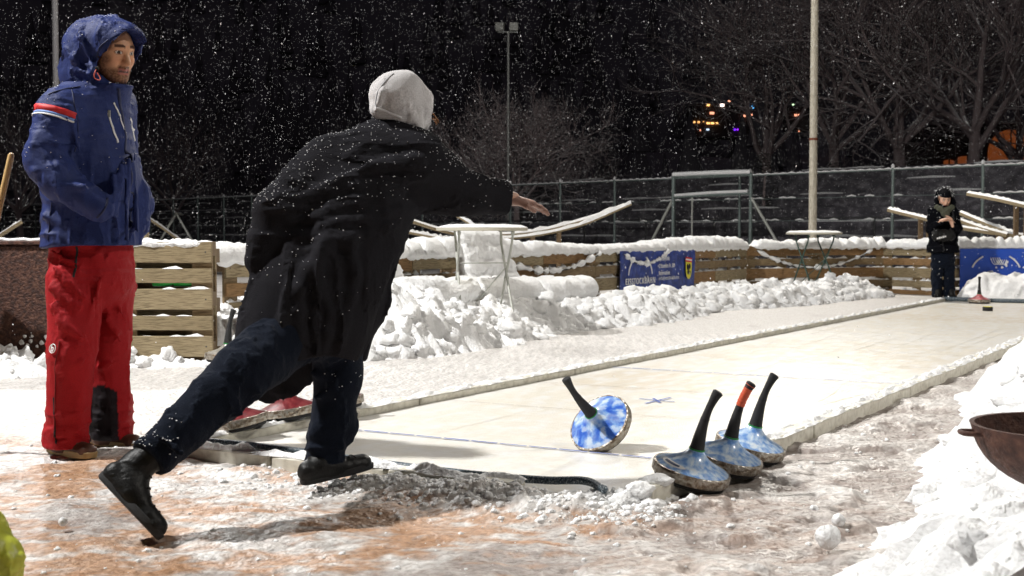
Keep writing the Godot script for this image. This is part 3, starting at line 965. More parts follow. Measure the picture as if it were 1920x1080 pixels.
	d.bone(rel(208, 78, 5.60), rel(232, 82, 5.545), 0.104, 0.088, 0.04)
	d.bone(rel(172, 100, 5.64), rel(160, 140, 5.65), 0.112, 0.105, 0.05)
	d.bone(rel(160, 140, 5.65), rel(188, 165, 5.61), 0.09, 0.10, 0.05)
	d.bone(rel(140, 138, 5.66), rel(200, 168, 5.55), 0.03, 0.025, 0.03)
	for cr in [[150, 60, 182, 150, 5.50], [160, 120, 185, 145, 5.49], [200, 52, 225, 62, 5.50], [190, 62, 215, 72, 5.49], [140, 110, 170, 150, 5.52]]:
		d.bone(rel(cr[0], cr[1], cr[4]), rel(cr[2], cr[3], cr[4]), 0.008, 0.005, 0.03)
	d.fold = folds(231, Vector3(7, 5, 7), 0.008, 0.001)
	d.fold_most = 0.012
	var hc := H + W * 0.02
	d.post = func(p: Vector3, e: float) -> float:
		var q := p - hc
		var z := q.dot(W)
		var x := q.dot(HR)
		var y := q.dot(U)
		# hollow inside and opening towards the face
		var cave := Vector3(x * 1.02, (y + 0.005) * 0.86, maxf(0.0, absf(z + 0.01) - 0.02)).length() - 0.096
		if z > 0.0: cave = Vector2(x * 1.06, (y + 0.012) * 0.80).length() - 0.092 - z * 0.06
		e = maxf(e, -cave)
		return maxf(e, z - 0.128 - 0.20 * y)
	var hood := part("hood", field_mesh(d, 0.0075, plain_color(Color.WHITE)), M.jacket, jacket.get_parent())
	part("hood_seam", cord_on(d, [on(d, 181, 110, 5.49), on(d, 186, 90, 5.47), on(d, 204, 73, 5.47), on(d, 232, 66, 5.46)], 0.0035, 20), M.seam, hood)
	part("drawcord", tube_mesh(curve([rel(184, 128, 5.455), rel(178, 134, 5.44), rel(177, 146, 5.435), rel(186, 150, 5.43), rel(188, 146, 5.435), rel(182, 136, 5.44)], 16), 0.0022, 6), M.coral, hood)
	part("cord_lock", box_mesh(Vector3(0.016, 0.014, 0.012), 0.003), M.black_cloth, hood, Transform3D(Basis(), rel(182, 128, 5.45)))
	snow_specks(d, hood, 60, rel(180, 60, 5.6), Vector3(0.15, 0.12, 0.15), 0.004, 77)
	snow_specks(j, jacket, 90, rel(150, 220, 5.5), Vector3(0.3, 0.25, 0.2), 0.004, 78)

func thrower() -> void:
	base = Vector3(-0.72, 0.02, -4.75)
	var S := Vector3(0.15, 0.35, 1.0)
	var b := Field.new()
	b.bone(rel(700, 310, 4.94), rel(615, 560, 4.78), 0.14, 0.14, 0.05, S, 1.25)
	b.bone(rel(620, 300, 4.90), rel(770, 290, 4.94), 0.075, 0.075, 0.05)
	b.bone(rel(725, 280, 4.96), rel(752, 205, 5.04), 0.058, 0.056, 0.04)
	b.bone(rel(605, 310, 4.86), rel(512, 390, 4.72), 0.05, 0.042, 0.04)
	b.bone(rel(512, 390, 4.72), rel(500, 470, 4.78), 0.042, 0.034, 0.03)
	b.bone(rel(785, 300, 4.92), rel(885, 358, 5.05), 0.05, 0.042, 0.04)
	b.bone(rel(885, 358, 5.05), rel(965, 372, 5.15), 0.04, 0.028, 0.03)
	b.bone(rel(580, 600, 4.70), rel(455, 700, 4.42), 0.08, 0.055, 0.04)
	b.bone(rel(455, 700, 4.42), rel(280, 858, 4.14), 0.05, 0.036, 0.03)
	b.bone(rel(625, 600, 4.85), rel(640, 705, 4.88), 0.08, 0.055, 0.04)
	b.bone(rel(640, 705, 4.88), rel(602, 870, 4.87), 0.05, 0.036, 0.03)
	var H := rel(764, 203, 5.06)
	var W := Vector3(0.55, -0.32, -0.77).normalized()
	var HR := Vector3(0.80, 0.0, 0.57)
	HR = (HR - W * HR.dot(W)).normalized()
	var U := W.cross(HR).normalized()
	if U.y < 0: U = -U
	var h := Field.new()
	head_field(h, H, HR, U, W, 0.88)
	var hand := Field.new()
	hand_field(hand, rel(954, 373, 5.15), Vector3(0.93, -0.16, -0.33), Vector3(-0.1, -0.95, -0.1), 0.24, -1.0, 1.04)
	var hand2 := Field.new()
	hand_field(hand2, rel(500, 470, 4.78), Vector3(0.25, -0.9, 0.0), Vector3(1, 0, 0), 0.3, 1.0)
	var skin := Color(0.52, 0.29, 0.2)
	var person := part("person", join_arrays([field_arrays(b, 0.02, plain_color(skin)), field_arrays(h, 0.006, face_color(H, HR, U, W, 0.88, skin, Color(0.2, 0.09, 0.03), 0.0)), field_arrays(hand, 0.0038, plain_color(Color(0.30, 0.17, 0.13))), field_arrays(hand2, 0.006, plain_color(skin))]), M.skin, self, Transform3D(Basis(), base))
	tag(person, "person in long black coat and grey hood lunging forward after a throw", "person")
	# trousers
	var t := Field.new()
	t.bone(rel(600, 560, 4.78), rel(605, 600, 4.78), 0.15, 0.15, 0.05)
	t.bone(rel(570, 610, 4.70), rel(452, 702, 4.42), 0.118, 0.102, 0.04)
	t.bone(rel(452, 702, 4.42), rel(278, 862, 4.14), 0.096, 0.068, 0.03)
	t.bone(rel(630, 600, 4.85), rel(634, 705, 4.87), 0.118, 0.090, 0.04)
	t.bone(rel(634, 705, 4.87), rel(607, 872, 4.88), 0.090, 0.072, 0.03)
	t.bone(rel(640, 765, 4.86), rel(655, 805, 4.88), 0.03, 0.03, 0.05)
	for cr in [[585, 700, 650, 720, 4.80], [590, 745, 640, 728, 4.79], [595, 810, 645, 790, 4.82], [590, 845, 640, 835, 4.82], [430, 690, 490, 740, 4.34], [400, 720, 450, 775, 4.30], [300, 820, 340, 850, 4.10]]:
		t.bone(rel(cr[0], cr[1], cr[4]), rel(cr[2], cr[3], cr[4]), 0.012, 0.006, 0.03)
	var tf := folds(301, Vector3(6, 3.0, 6), 0.009, 0.0006)
	var tc := folds(302, Vector3(4, 12, 4), 0.011)
	t.fold = func(p: Vector3) -> float:
		var low := smoothstep(0.30, 0.05, p.y) * (1.0 if p.x > -0.2 else 0.5)
		return tf.call(p) * (1.0 - low) + tc.call(p) * low
	t.fold_most = 0.02
	var c1 := rel(278, 862, 4.14)
	var n1 := (rel(278, 862, 4.14) - rel(452, 702, 4.42)).normalized()
	var c2 := rel(606, 874, 4.88)
	t.post = func(p: Vector3, d: float) -> float:
		d = maxf(d, (p - c1).dot(n1))
		return maxf(d, c2.y - p.y + 0.08 * (p.x - c2.x)) if p.x > -0.15 else d
	var tr := part("trousers", field_mesh(t, 0.0095, plain_color(Color.WHITE)), M.navy_cloth, person)
	snow_specks(t, tr, 70, rel(275, 850, 4.12), Vector3(0.10, 0.10, 0.12), 0.0045, 91)
	snow_specks(t, tr, 60, rel(645, 690, 4.8), Vector3(0.08, 0.14, 0.12), 0.004, 92)
	# boots
	var toe := rel(296, 1014, 4.04)
	var heel := rel(184, 896, 4.10)
	var fw := (toe - heel).normalized()
	heel = toe - fw * 0.285
	var up := (rel(285, 865, 4.14) - (heel + fw * 0.08))
	up = (up - fw * up.dot(fw)).normalized()
	var toe2 := rel(712, 902, 4.99)
	var heel2 := rel(566, 931, 4.79)
	heel2.y = 0.012; toe2.y = 0.052
	toe2 = heel2 + (toe2 - heel2).normalized() * 0.30
	var up2 := Vector3(-0.13, 1, 0).normalized()
	for s in [[heel, toe, up, rel(258, 872, 4.14), rel(283, 856, 4.15)], [heel2, toe2, up2, rel(598, 880, 4.86), rel(604, 862, 4.88)]]:
		var sf := shoe_field(s[0], s[1], s[2], s[3], s[4])
		sf.fold = folds(310, Vector3(9, 13, 9), 0.0025, 0.0)
		sf.fold_most = 0.005
		var sh := part("boot", field_mesh(sf, 0.0075, plain_color(Color(0.012, 0.012, 0.014))), M.leather, person)
		part("sole", sole_mesh(s[0], s[1], s[2], 0.026), M.rubber, sh)
		var f2: Vector3 = (s[1] - s[0]).normalized()
		var sd: Vector3 = f2.cross(s[2]).normalized()
		for q in 5:
			var c: Vector3 = s[0] + f2 * (0.135 + 0.021 * q) + s[2] * (0.125 - 0.014 * q)
			part("lace", cord_on(sf, [c - sd * 0.028, c, c + sd * 0.028 + f2 * 0.006], 0.0032, 8), M.black_cloth, sh)
		part("welt", cord_on(sf, [s[0] + f2 * 0.02 - sd * 0.05 + s[2] * 0.03, s[0] + f2 * 0.15 - sd * 0.05 + s[2] * 0.03, s[0] + f2 * 0.26 - sd * 0.04 + s[2] * 0.03], 0.004, 14), M.rubber, sh)
	# coat
	var c := Field.new()
	c.bone(rel(628, 312, 4.90), rel(772, 300, 4.94), 0.112, 0.112, 0.06)
	c.bone(rel(715, 290, 4.96), rel(735, 245, 5.0), 0.10, 0.085, 0.06)
	c.bone(rel(700, 330, 4.94), rel(660, 420, 4.86), 0.185, 0.205, 0.06, S, 1.2)
	c.bone(rel(645, 400, 4.86), rel(604, 500, 4.80), 0.21, 0.232, 0.06, S, 1.22)
	c.bone(rel(604, 500, 4.80), rel(580, 600, 4.74), 0.235, 0.225, 0.06, S, 1.25)
	c.bone(rel(580, 590, 4.72), rel(545, 720, 4.66), 0.185, 0.165, 0.06, S, 1.25)
	c.bone(rel(540, 560, 4.70), rel(492, 720, 4.58), 0.14, 0.125, 0.06)
	c.bone(rel(690, 420, 4.92), rel(672, 560, 4.94), 0.115, 0.105, 0.06)
	c.bone(rel(672, 560, 4.94), rel(640, 680, 4.92), 0.10, 0.085, 0.06)
	# sleeves
	c.bone(rel(608, 315, 4.88), rel(520, 395, 4.72), 0.100, 0.088, 0.035)
	c.bone(rel(520, 395, 4.72), rel(493, 488, 4.70), 0.086, 0.068, 0.02)
	c.bone(rel(782, 312, 4.93), rel(880, 362, 5.05), 0.118, 0.078, 0.05)
	c.bone(rel(880, 360, 5.05), rel(954, 373, 5.14), 0.078, 0.061, 0.03)
	c.bone(rel(775, 370, 4.95), rel(850, 378, 5.02), 0.05, 0.04, 0.06)
	# drag folds across the back
	for cr in [[560, 360, 655, 325, 770, 318], [540, 395, 640, 352, 780, 345], [545, 420, 650, 385, 770, 368], [560, 445, 660, 412, 770, 392], [580, 470, 670, 440, 760, 420], [590, 300, 650, 290, 740, 296], [700, 255, 750, 268, 800, 290], [690, 275, 740, 285, 800, 305]]:
		var pts := curve([rel(cr[0], cr[1], 4.62), rel(cr[2], cr[3], 4.68), rel(cr[4], cr[5], 4.76)], 6)
		for i in pts.size(): pts[i] = c.snap(pts[i], -0.004)
		for i in 5: c.bone(pts[i], pts[i + 1], 0.010, 0.010, 0.03)
	for cr in [[640, 430, 560, 520, 520, 650], [610, 470, 570, 560, 560, 680], [690, 440, 690, 530, 660, 650], [600, 480, 620, 560, 610, 670]]:
		var pts := curve([rel(cr[0], cr[1], 4.56), rel(cr[2], cr[3], 4.52), rel(cr[4], cr[5], 4.52)], 6)
		for i in pts.size(): pts[i] = c.snap(pts[i], -0.004)
		for i in 5: c.bone(pts[i], pts[i + 1], 0.011, 0.011, 0.04)
	var cf := folds(321, Vector3(1.8, 7.0, 3), 0.009, 0.0006)
	var cl := folds(322, Vector3(5.0, 0.9, 3.5), 0.012, 0.0006)
	c.fold = func(p: Vector3) -> float:
		var low := smoothstep(1.0, 0.75, p.y)
		return cf.call(p) * (1.0 - low) + cl.call(p) * low
	c.fold_most = 0.022
	var hem_n := Vector3(0.02, -1, 0.1).normalized()
	var hem_c := rel(500, 676, 4.62)
	c.post = func(p: Vector3, d: float) -> float:
		d = maxf(d, (p - hem_c).dot(hem_n) + 0.012 * sin(p.x * 24.0))
		if p.x > 0.30: d = maxf(d, (p - rel(951, 373, 5.14)).dot(Vector3(0.9, -0.15, -0.4)))
		if p.x < -0.16 and p.y > 0.6 and p.y < 1.2: return d
		return d
	var coat := part("coat", field_mesh(c, 0.0095, plain_color(Color.WHITE)), M.coat, person)
	var flap := Field.new()
	flap.bone(rel(560, 640, 4.95), rel(500, 728, 4.98), 0.10, 0.062, 0.03, Vector3(0.3, 0.1, 1), 3.0)
	flap.bone(rel(590, 640, 4.95), rel(540, 715, 4.98), 0.10, 0.07, 0.04, Vector3(0.3, 0.1, 1), 3.0)
	flap.fold = folds(325, Vector3(8, 3, 8), 0.01)
	flap.fold_most = 0.015
	part("coat_flap", field_mesh(flap, 0.01, plain_color(Color.WHITE)), M.coat, person)
	snow_specks(c, coat, 750, rel(680, 290, 4.85), Vector3(0.42, 0.20, 0.25), 0.0036, 93)
	snow_specks(c, coat, 160, rel(900, 345, 5.05), Vector3(0.22, 0.12, 0.2), 0.0036, 94)
	snow_specks(c, coat, 130, rel(540, 380, 4.7), Vector3(0.16, 0.25, 0.2), 0.0036, 95)
	snow_specks(c, coat, 110, rel(600, 520, 4.6), Vector3(0.3, 0.35, 0.2), 0.004, 96)
	# hood
	var d := Field.new()
	d.bone(rel(748, 184, 5.0), rel(764, 198, 5.05), 0.094, 0.096, 0.04)
	d.bone(rel(736, 166, 4.99), rel(756, 164, 5.02), 0.05, 0.052, 0.06)
	d.bone(rel(722, 180, 4.97), rel(726, 205, 4.96), 0.048, 0.042, 0.05)
	d.bone(rel(774, 203, 5.08), rel(787, 234, 5.06), 0.080, 0.036, 0.05)
	d.bone(rel(706, 206, 4.95), rel(780, 238, 4.96), 0.020, 0.024, 0.035)
	for cr in [[715, 172, 706, 205, 4.90], [735, 205, 765, 196, 4.92], [775, 215, 783, 245, 4.95], [786, 212, 788, 240, 4.97], [798, 205, 792, 238, 5.0]]:
		d.bone(rel(cr[0], cr[1], cr[4]), rel(cr[2], cr[3], cr[4]), 0.008, 0.004, 0.025)
	d.fold = folds(331, Vector3(5, 4, 5), 0.004, 0.0)
	d.fold_most = 0.01
	d.post = func(p: Vector3, e: float) -> float:
		var q := p - H
		var z := q.dot(W)
		var cave := Vector3(q.dot(HR), q.dot(U) * 0.85, maxf(0.0, absf(z) - 0.03)).length() - 0.088
		if z > 0.0: cave = Vector2(q.dot(HR), q.dot(U) * 0.8).length() - 0.088
		e = maxf(e, -cave)
		return maxf(e, z - 0.085)
	var hood := part("hood", field_mesh(d, 0.007, plain_color(Color.WHITE)), M.hood_grey, person)
	part("hood_seam", cord_on(d, [on(d, 738, 138, 4.93), on(d, 718, 158, 4.88), on(d, 706, 185, 4.88), on(d, 706, 203, 4.90)], 0.0025, 20), mat(Color(0.3, 0.3, 0.31), 0.8), hood)
	part("hood_hem", cord_on(d, [on(d, 704, 204, 4.90), on(d, 730, 212, 4.88), on(d, 752, 222, 4.89)], 0.007, 16), M.hood_grey, hood)
	var hair := st_new()
	for i in 7:
		var o := H + W * (0.080 + 0.004 * (i % 5)) + HR * (0.060 + 0.003 * (i % 4)) + U * (0.01 - 0.004 * i)
		add_tube(hair, [o, o + HR * 0.010 - U * 0.008, o + HR * 0.014 - U * 0.02 + W * 0.01], [0.0026, 0.002, 0.001], 5)
	hair.generate_normals()
	part("hair", hair.commit(), mat(Color(0.30, 0.13, 0.035), 0.6), person)

func onlooker() -> void:
	var D := 18.7
	base = at(1770, 564, D)
	var b := Field.new()
	var V := Vector3(0, 0, 1)
	b.bone(rel(1768, 405, D), rel(1768, 470, D), 0.15, 0.15, 0.05, V, 1.4)
	b.bone(rel(1770, 395, D), rel(1771, 378, D), 0.055, 0.05, 0.03)
	for s in [[1748, 1745, 1764, 424], [1789, 1795, 1783, 424]]:
		b.bone(rel(s[0], 400, D), rel(s[1], 428, D + 0.02), 0.045, 0.04, 0.04)
		b.bone(rel(s[1], 428, D + 0.02), rel(s[2], 414, D - 0.24), 0.038, 0.03, 0.02)
	for s in [1757, 1779]: b.bone(rel(s, 475, D), rel(s, 552, D), 0.07, 0.05, 0.04)
	var H := rel(1771, 373, D - 0.02)
	var W := Vector3(-0.06, -0.42, 0.9).normalized()
	var HR := Vector3(-1, 0, -0.06)
	HR = (HR - W * HR.dot(W)).normalized()
	var U := W.cross(HR).normalized()
	if U.y < 0: U = -U
	var h := Field.new()
	head_field(h, H, HR, U, W, 0.95)
	var skin := Color(0.75, 0.46, 0.33)
	var ha := Field.new()
	hand_field(ha, rel(1765, 414, D - 0.25), Vector3(0.8, 0.35, 0.35), Vector3(0.3, -0.7, 0.2), 0.5, 1.0, 0.95)
	var hb := Field.new()
	hand_field(hb, rel(1785, 420, D - 0.25), Vector3(-0.3, 0.9, 0.25), Vector3(-0.9, -0.1, 0.1), 0.5, -1.0, 0.95)
	var person := part("person", join_arrays([field_arrays(b, 0.025, plain_color(skin)), field_arrays(h, 0.007, face_color(H, HR, U, W, 0.95, skin, Color(0.06, 0.02, 0.015), 0.0)), field_arrays(ha, 0.005, plain_color(skin)), field_arrays(hb, 0.005, plain_color(skin))]), M.skin, self, Transform3D(Basis(), base))
	tag(person, "small distant person in black parka looking down at their hands", "person")
	var t := Field.new()
	t.bone(rel(1768, 468, D), rel(1768, 485, D), 0.165, 0.165, 0.05, V, 1.3)
	t.bone(rel(1757, 485, D), rel(1757, 554, D), 0.088, 0.074, 0.015)
	t.bone(rel(1779, 485, D), rel(1780, 554, D), 0.088, 0.074, 0.015)
	t.fold = folds(401, Vector3(5, 7, 5), 0.014)
	t.fold_most = 0.02
	t.post = func(p: Vector3, d: float) -> float: return maxf(d, 0.035 - p.y)
	part("trousers", field_mesh(t, 0.015, plain_color(Color.WHITE)), M.navy_cloth, person)
	for x in [1756, 1781]:
		var heel := rel(x, 564, D) * Vector3(1, 0, 1)
		var toe := heel + Vector3(-0.03 if x < 1770 else 0.04, 0, 0.24)
		var sf := shoe_field(heel, toe, Vector3.UP, heel + Vector3(0, 0.08, 0.06), heel + Vector3(0, 0.13, 0.05))
		var sh := part("boot", field_mesh(sf, 0.012, plain_color(Color(0.012, 0.012, 0.013))), M.leather, person)
		part("sole", sole_mesh(heel, toe, Vector3.UP, 0.025), M.rubber, sh)
	var c := Field.new()
	c.bone(rel(1768, 402, D), rel(1768, 435, D), 0.165, 0.175, 0.05, V, 1.35)
	c.bone(rel(1768, 435, D), rel(1768, 472, D), 0.185, 0.232, 0.05, V, 1.35)
	c.bone(rel(1752, 396, D), rel(1786, 396, D), 0.075, 0.075, 0.05)
	for s in [[1750, 1746, 1762, 417], [1788, 1794, 1786, 424]]:
		c.bone(rel(s[0], 400, D), rel(s[1], 428, D - 0.02), 0.082, 0.072, 0.04)
		c.bone(rel(s[1], 428, D - 0.02), rel(s[2], s[3], D - 0.22), 0.07, 0.048, 0.025)
	c.fold = folds(402, Vector3(4, 9, 4), 0.016, 0.002)
	c.fold_most = 0.022
	var hm := rel(1768, 474, D).y
	c.post = func(p: Vector3, d: float) -> float: return maxf(d, hm - p.y)
	var coat := part("parka", field_mesh(c, 0.014, plain_color(Color.WHITE)), M.parka, person)
	part("front_zipper", ribbon_on(c, [rel(1770, 440, D - 0.2), rel(1769, 470, D - 0.25)], 0.02, 0.004), M.black_cloth, coat)
	snow_specks(c, coat, 60, rel(1768, 395, D - 0.05), Vector3(0.28, 0.15, 0.2), 0.012, 97)
	# hood with a snowy rim, cap, scarf
	var d := Field.new()
	d.bone(rel(1771, 366, D + 0.03), rel(1771, 376, D + 0.0), 0.118, 0.132, 0.03)
	d.bone(rel(1762, 384, D - 0.03), rel(1757, 394, D - 0.02), 0.06, 0.06, 0.06)
	d.bone(rel(1780, 384, D - 0.03), rel(1786, 394, D - 0.02), 0.06, 0.06, 0.06)
	d.bone(rel(1771, 385, D + 0.05), rel(1771, 395, D + 0.03), 0.13, 0.13, 0.05)
	d.fold = folds(403, Vector3(6, 6, 6), 0.016)
	d.fold_most = 0.02
	d.post = func(p: Vector3, e: float) -> float:
		var q := p - H
		var z := q.dot(W)
		var cave := Vector3(q.dot(HR), q.dot(U) * 0.9, maxf(0.0, absf(z) - 0.03)).length() - 0.104
		if z > 0.0: cave = Vector2(q.dot(HR), q.dot(U) * 0.85).length() - 0.104
		return maxf(maxf(e, -cave), z - 0.05)
	var hood := part("hood", field_mesh(d, 0.012, plain_color(Color.WHITE)), M.parka, person)
	snow_specks(d, hood, 170, rel(1771, 358, D), Vector3(0.15, 0.09, 0.15), 0.013, 98)
	var k := Field.new()
	k.bone(H + U * 0.055 - W * 0.03, H + U * 0.05 + W * 0.012, 0.094, 0.088, 0.03)
	k.post = func(p: Vector3, e: float) -> float: return maxf(e, 0.055 - (p - H).dot(U))
	part("knit_cap", field_mesh(k, 0.010, plain_color(Color(14.0, 2.2, 4.5))), M.parka, person)
	var s := Field.new()
	s.bone(rel(1758, 389, D - 0.08), rel(1772, 398, D - 0.12), 0.04, 0.05, 0.03)
	s.bone(rel(1784, 389, D - 0.08), rel(1772, 398, D - 0.12), 0.04, 0.045, 0.03)
	s.bone(rel(1772, 399, D - 0.13), rel(1776, 410, D - 0.15), 0.05, 0.035, 0.03)
	s.fold = folds(404, Vector3(12, 12, 12), 0.014)
	s.fold_most = 0.016
	part("scarf", field_mesh(s, 0.011, plain_color(Color.WHITE)), M.scarf, person)
	# shoulder bag worn in front
	var g := Field.new()
	g.bone(rel(1758, 441, D - 0.22), rel(1780, 441, D - 0.22), 0.085, 0.085, 0.03, Vector3(0, 0, 1), 1.7)
	g.fold = folds(405, Vector3(10, 10, 10), 0.012)
	g.fold_most = 0.014
	var bag := part("shoulder_bag", field_mesh(g, 0.011, plain_color(Color(0.012, 0.012, 0.014))), M.leather, person)
	part("strap", tube_mesh(curve([rel(1780, 436, D - 0.24), rel(1788, 410, D - 0.18), rel(1784, 392, D - 0.06)], 12), 0.012, 6), M.black_cloth, bag)
	for i in 5: part("print", box_mesh(Vector3(0.022, 0.02 + 0.008 * (i % 2), 0.004), 0.001), M.white_print, bag, Transform3D(Basis(Vector3(0, 0, 1), 0.2), rel(1758 + 3.6 * i, 447 - 0.9 * i, D - 0.285)))

func text_mesh(words: String, tall: float, bold := false, font_name := "Droid Sans", depth := 0.001) -> TextMesh:
	var f := SystemFont.new()
	f.font_names = PackedStringArray([font_name])
	if bold: f.font_weight = 700
	var t := TextMesh.new()
	t.text = words
	t.font = f
	t.font_size = 64
	t.pixel_size = tall / 48.0
	t.depth = depth
	t.curve_step = 2.0
	return t

# ---------------------------------------------------------------- ground, lane and snow
func ground_height(p: Vector3) -> float:
	var q := lane_st(p)
	var h := 0.0
	# packed path on the left of the lane, level with the beam
	h += 0.048 * smoothstep(0.1, -0.12, q.y) * smoothstep(-1.2, 0.6, q.x) * smoothstep(-9.0, -2.5, q.y + 0.0)
	# slush thrown up along the front beam
	if q.y > -0.3 and q.y < 2.9 and q.x > -1.2 and q.x < 0.3:
		var along: float = noises.a.get_noise_2d(q.y * 2.2, 3.0)
		var ridge := exp(-pow((q.x + 0.19) / 0.12, 2.0)) * (0.022 + 0.035 * smoothstep(0.75, 1.3, q.y) * smoothstep(2.35, 1.9, q.y)) * (0.75 + 0.8 * along)
		var mound := exp(-pow((q.x + 0.22) / 0.17, 2.0) - pow((q.y - 1.66) / 0.30, 2.0)) * 0.075
		h += maxf(0.0, ridge) + mound
		h += (ridge + mound) * 0.55 * noises.c.get_noise_2d(q.x * 3.0, q.y * 3.0)
	if q.y > 2.2 and q.y < 3.2: h += 0.02 * smoothstep(0.0, 0.4, noises.a.get_noise_2d(p.x * 1.8, p.z * 1.8))
	if p.z > -14.0:
		h += 0.010 * noises.a.get_noise_2d(p.x * 2.0, p.z * 3.0) + 0.006 * noises.b.get_noise_2d(p.x, p.z)
		h += 0.005 * noises.c.get_noise_2d(p.x * 3.0, p.z * 3.0) + 0.003 * noises.b.get_noise_2d(p.x * 5.0, p.z * 5.0)
	# nothing pokes through the ice
	var inside := minf(minf(q.x + 0.02, LANE_LONG + 0.02 - q.x), minf(q.y + 0.04, LANE_WIDE + 0.04 - q.y))
	if inside > 0.0: h = minf(h, -0.03)
	return h

func ground_color(p: Vector3, h: float) -> Color:
	var q := lane_st(p)
	var snow := Color(0.68, 0.66, 0.635)
	var grey := Color(0.33, 0.285, 0.26)
	var orange := Color(0.44, 0.225, 0.10)
	var n1: float = noises.a.get_noise_2d(p.x * 1.0, p.z * 1.5)
	var n2: float = noises.b.get_noise_2d(p.x * 0.42 + 40.0, p.z * 0.6)
	var n3: float = noises.a.get_noise_2d(p.x * 4.0 + 17.0, p.z * 6.0)
	var n4: float = noises.b.get_noise_2d(p.x * 3.3, p.z * 4.5)
	var icy := 0.38 + 0.25 * n4 + 0.7 * n1 + 0.35 * n3 - 14.0 * h
	if q.y > 2.0: icy += 0.42 * smoothstep(8.0, 3.5, q.x)       # trodden strip right of the lane
	if q.y < 0.0 and q.x > 0.3: icy -= 0.16 - 0.25 * noises.b.get_noise_2d(q.x * 0.5, q.y * 3.0)                      # cleaner path on the left
	var c := snow.lerp(grey, clampf(icy, 0.0, 1.0))
	var near := smoothstep(1.4, -0.6, q.x) * smoothstep(4.2, 2.2, q.y) * (1.0 if q.y < 2.3 else 0.35)
	var o := near * clampf(0.10 + 1.1 * n2 + 0.7 * n3 + 0.6 * n4 + 0.3 * smoothstep(2.0, -0.6, p.x), 0.0, 0.8) * smoothstep(0.045, 0.015, h)
	c = c.lerp(orange, o)
	return c * (1.0 + 0.28 * noises.b.get_noise_2d(p.x * 5.0, p.z * 5.0)) if p.z > -12.0 else c

func lines(lo: float, hi: float, step: float, far_lo: float, far_hi: float, grow: float) -> PackedFloat32Array:
	var right := PackedFloat32Array()
	var x := lo
	while x < hi:
		right.append(x)
		x += step
	var s := step
	while x < far_hi:
		right.append(x)
		s *= grow
		x += s
	right.append(far_hi)
	var left := PackedFloat32Array()
	x = lo
	s = step
	while x > far_lo:
		s *= grow
		x -= s
		left.append(maxf(x, far_lo))
	left.reverse()
	left.append_array(right)
	return left

func make_ground() -> void:
	var xs := lines(-2.45, 2.3, 0.015, -420.0, 420.0, 1.12)
	var zs := lines(3.3, 6.7, 0.014, -40.0, 520.0, 1.045)
	zs.reverse()
	var pos := PackedVector3Array()
	var col := PackedColorArray()
	for z in zs:
		for x in xs:
			var p := Vector3(x, 0, -z)
			var h := ground_height(p)
			col.append(ground_color(p, h))
			p.y = h
			pos.append(p)
	tag(part("ground", grid_mesh(xs.size(), zs.size(), pos, col), M.ground, self), "trodden snow and brown ice around the lane", "", "", "structure")

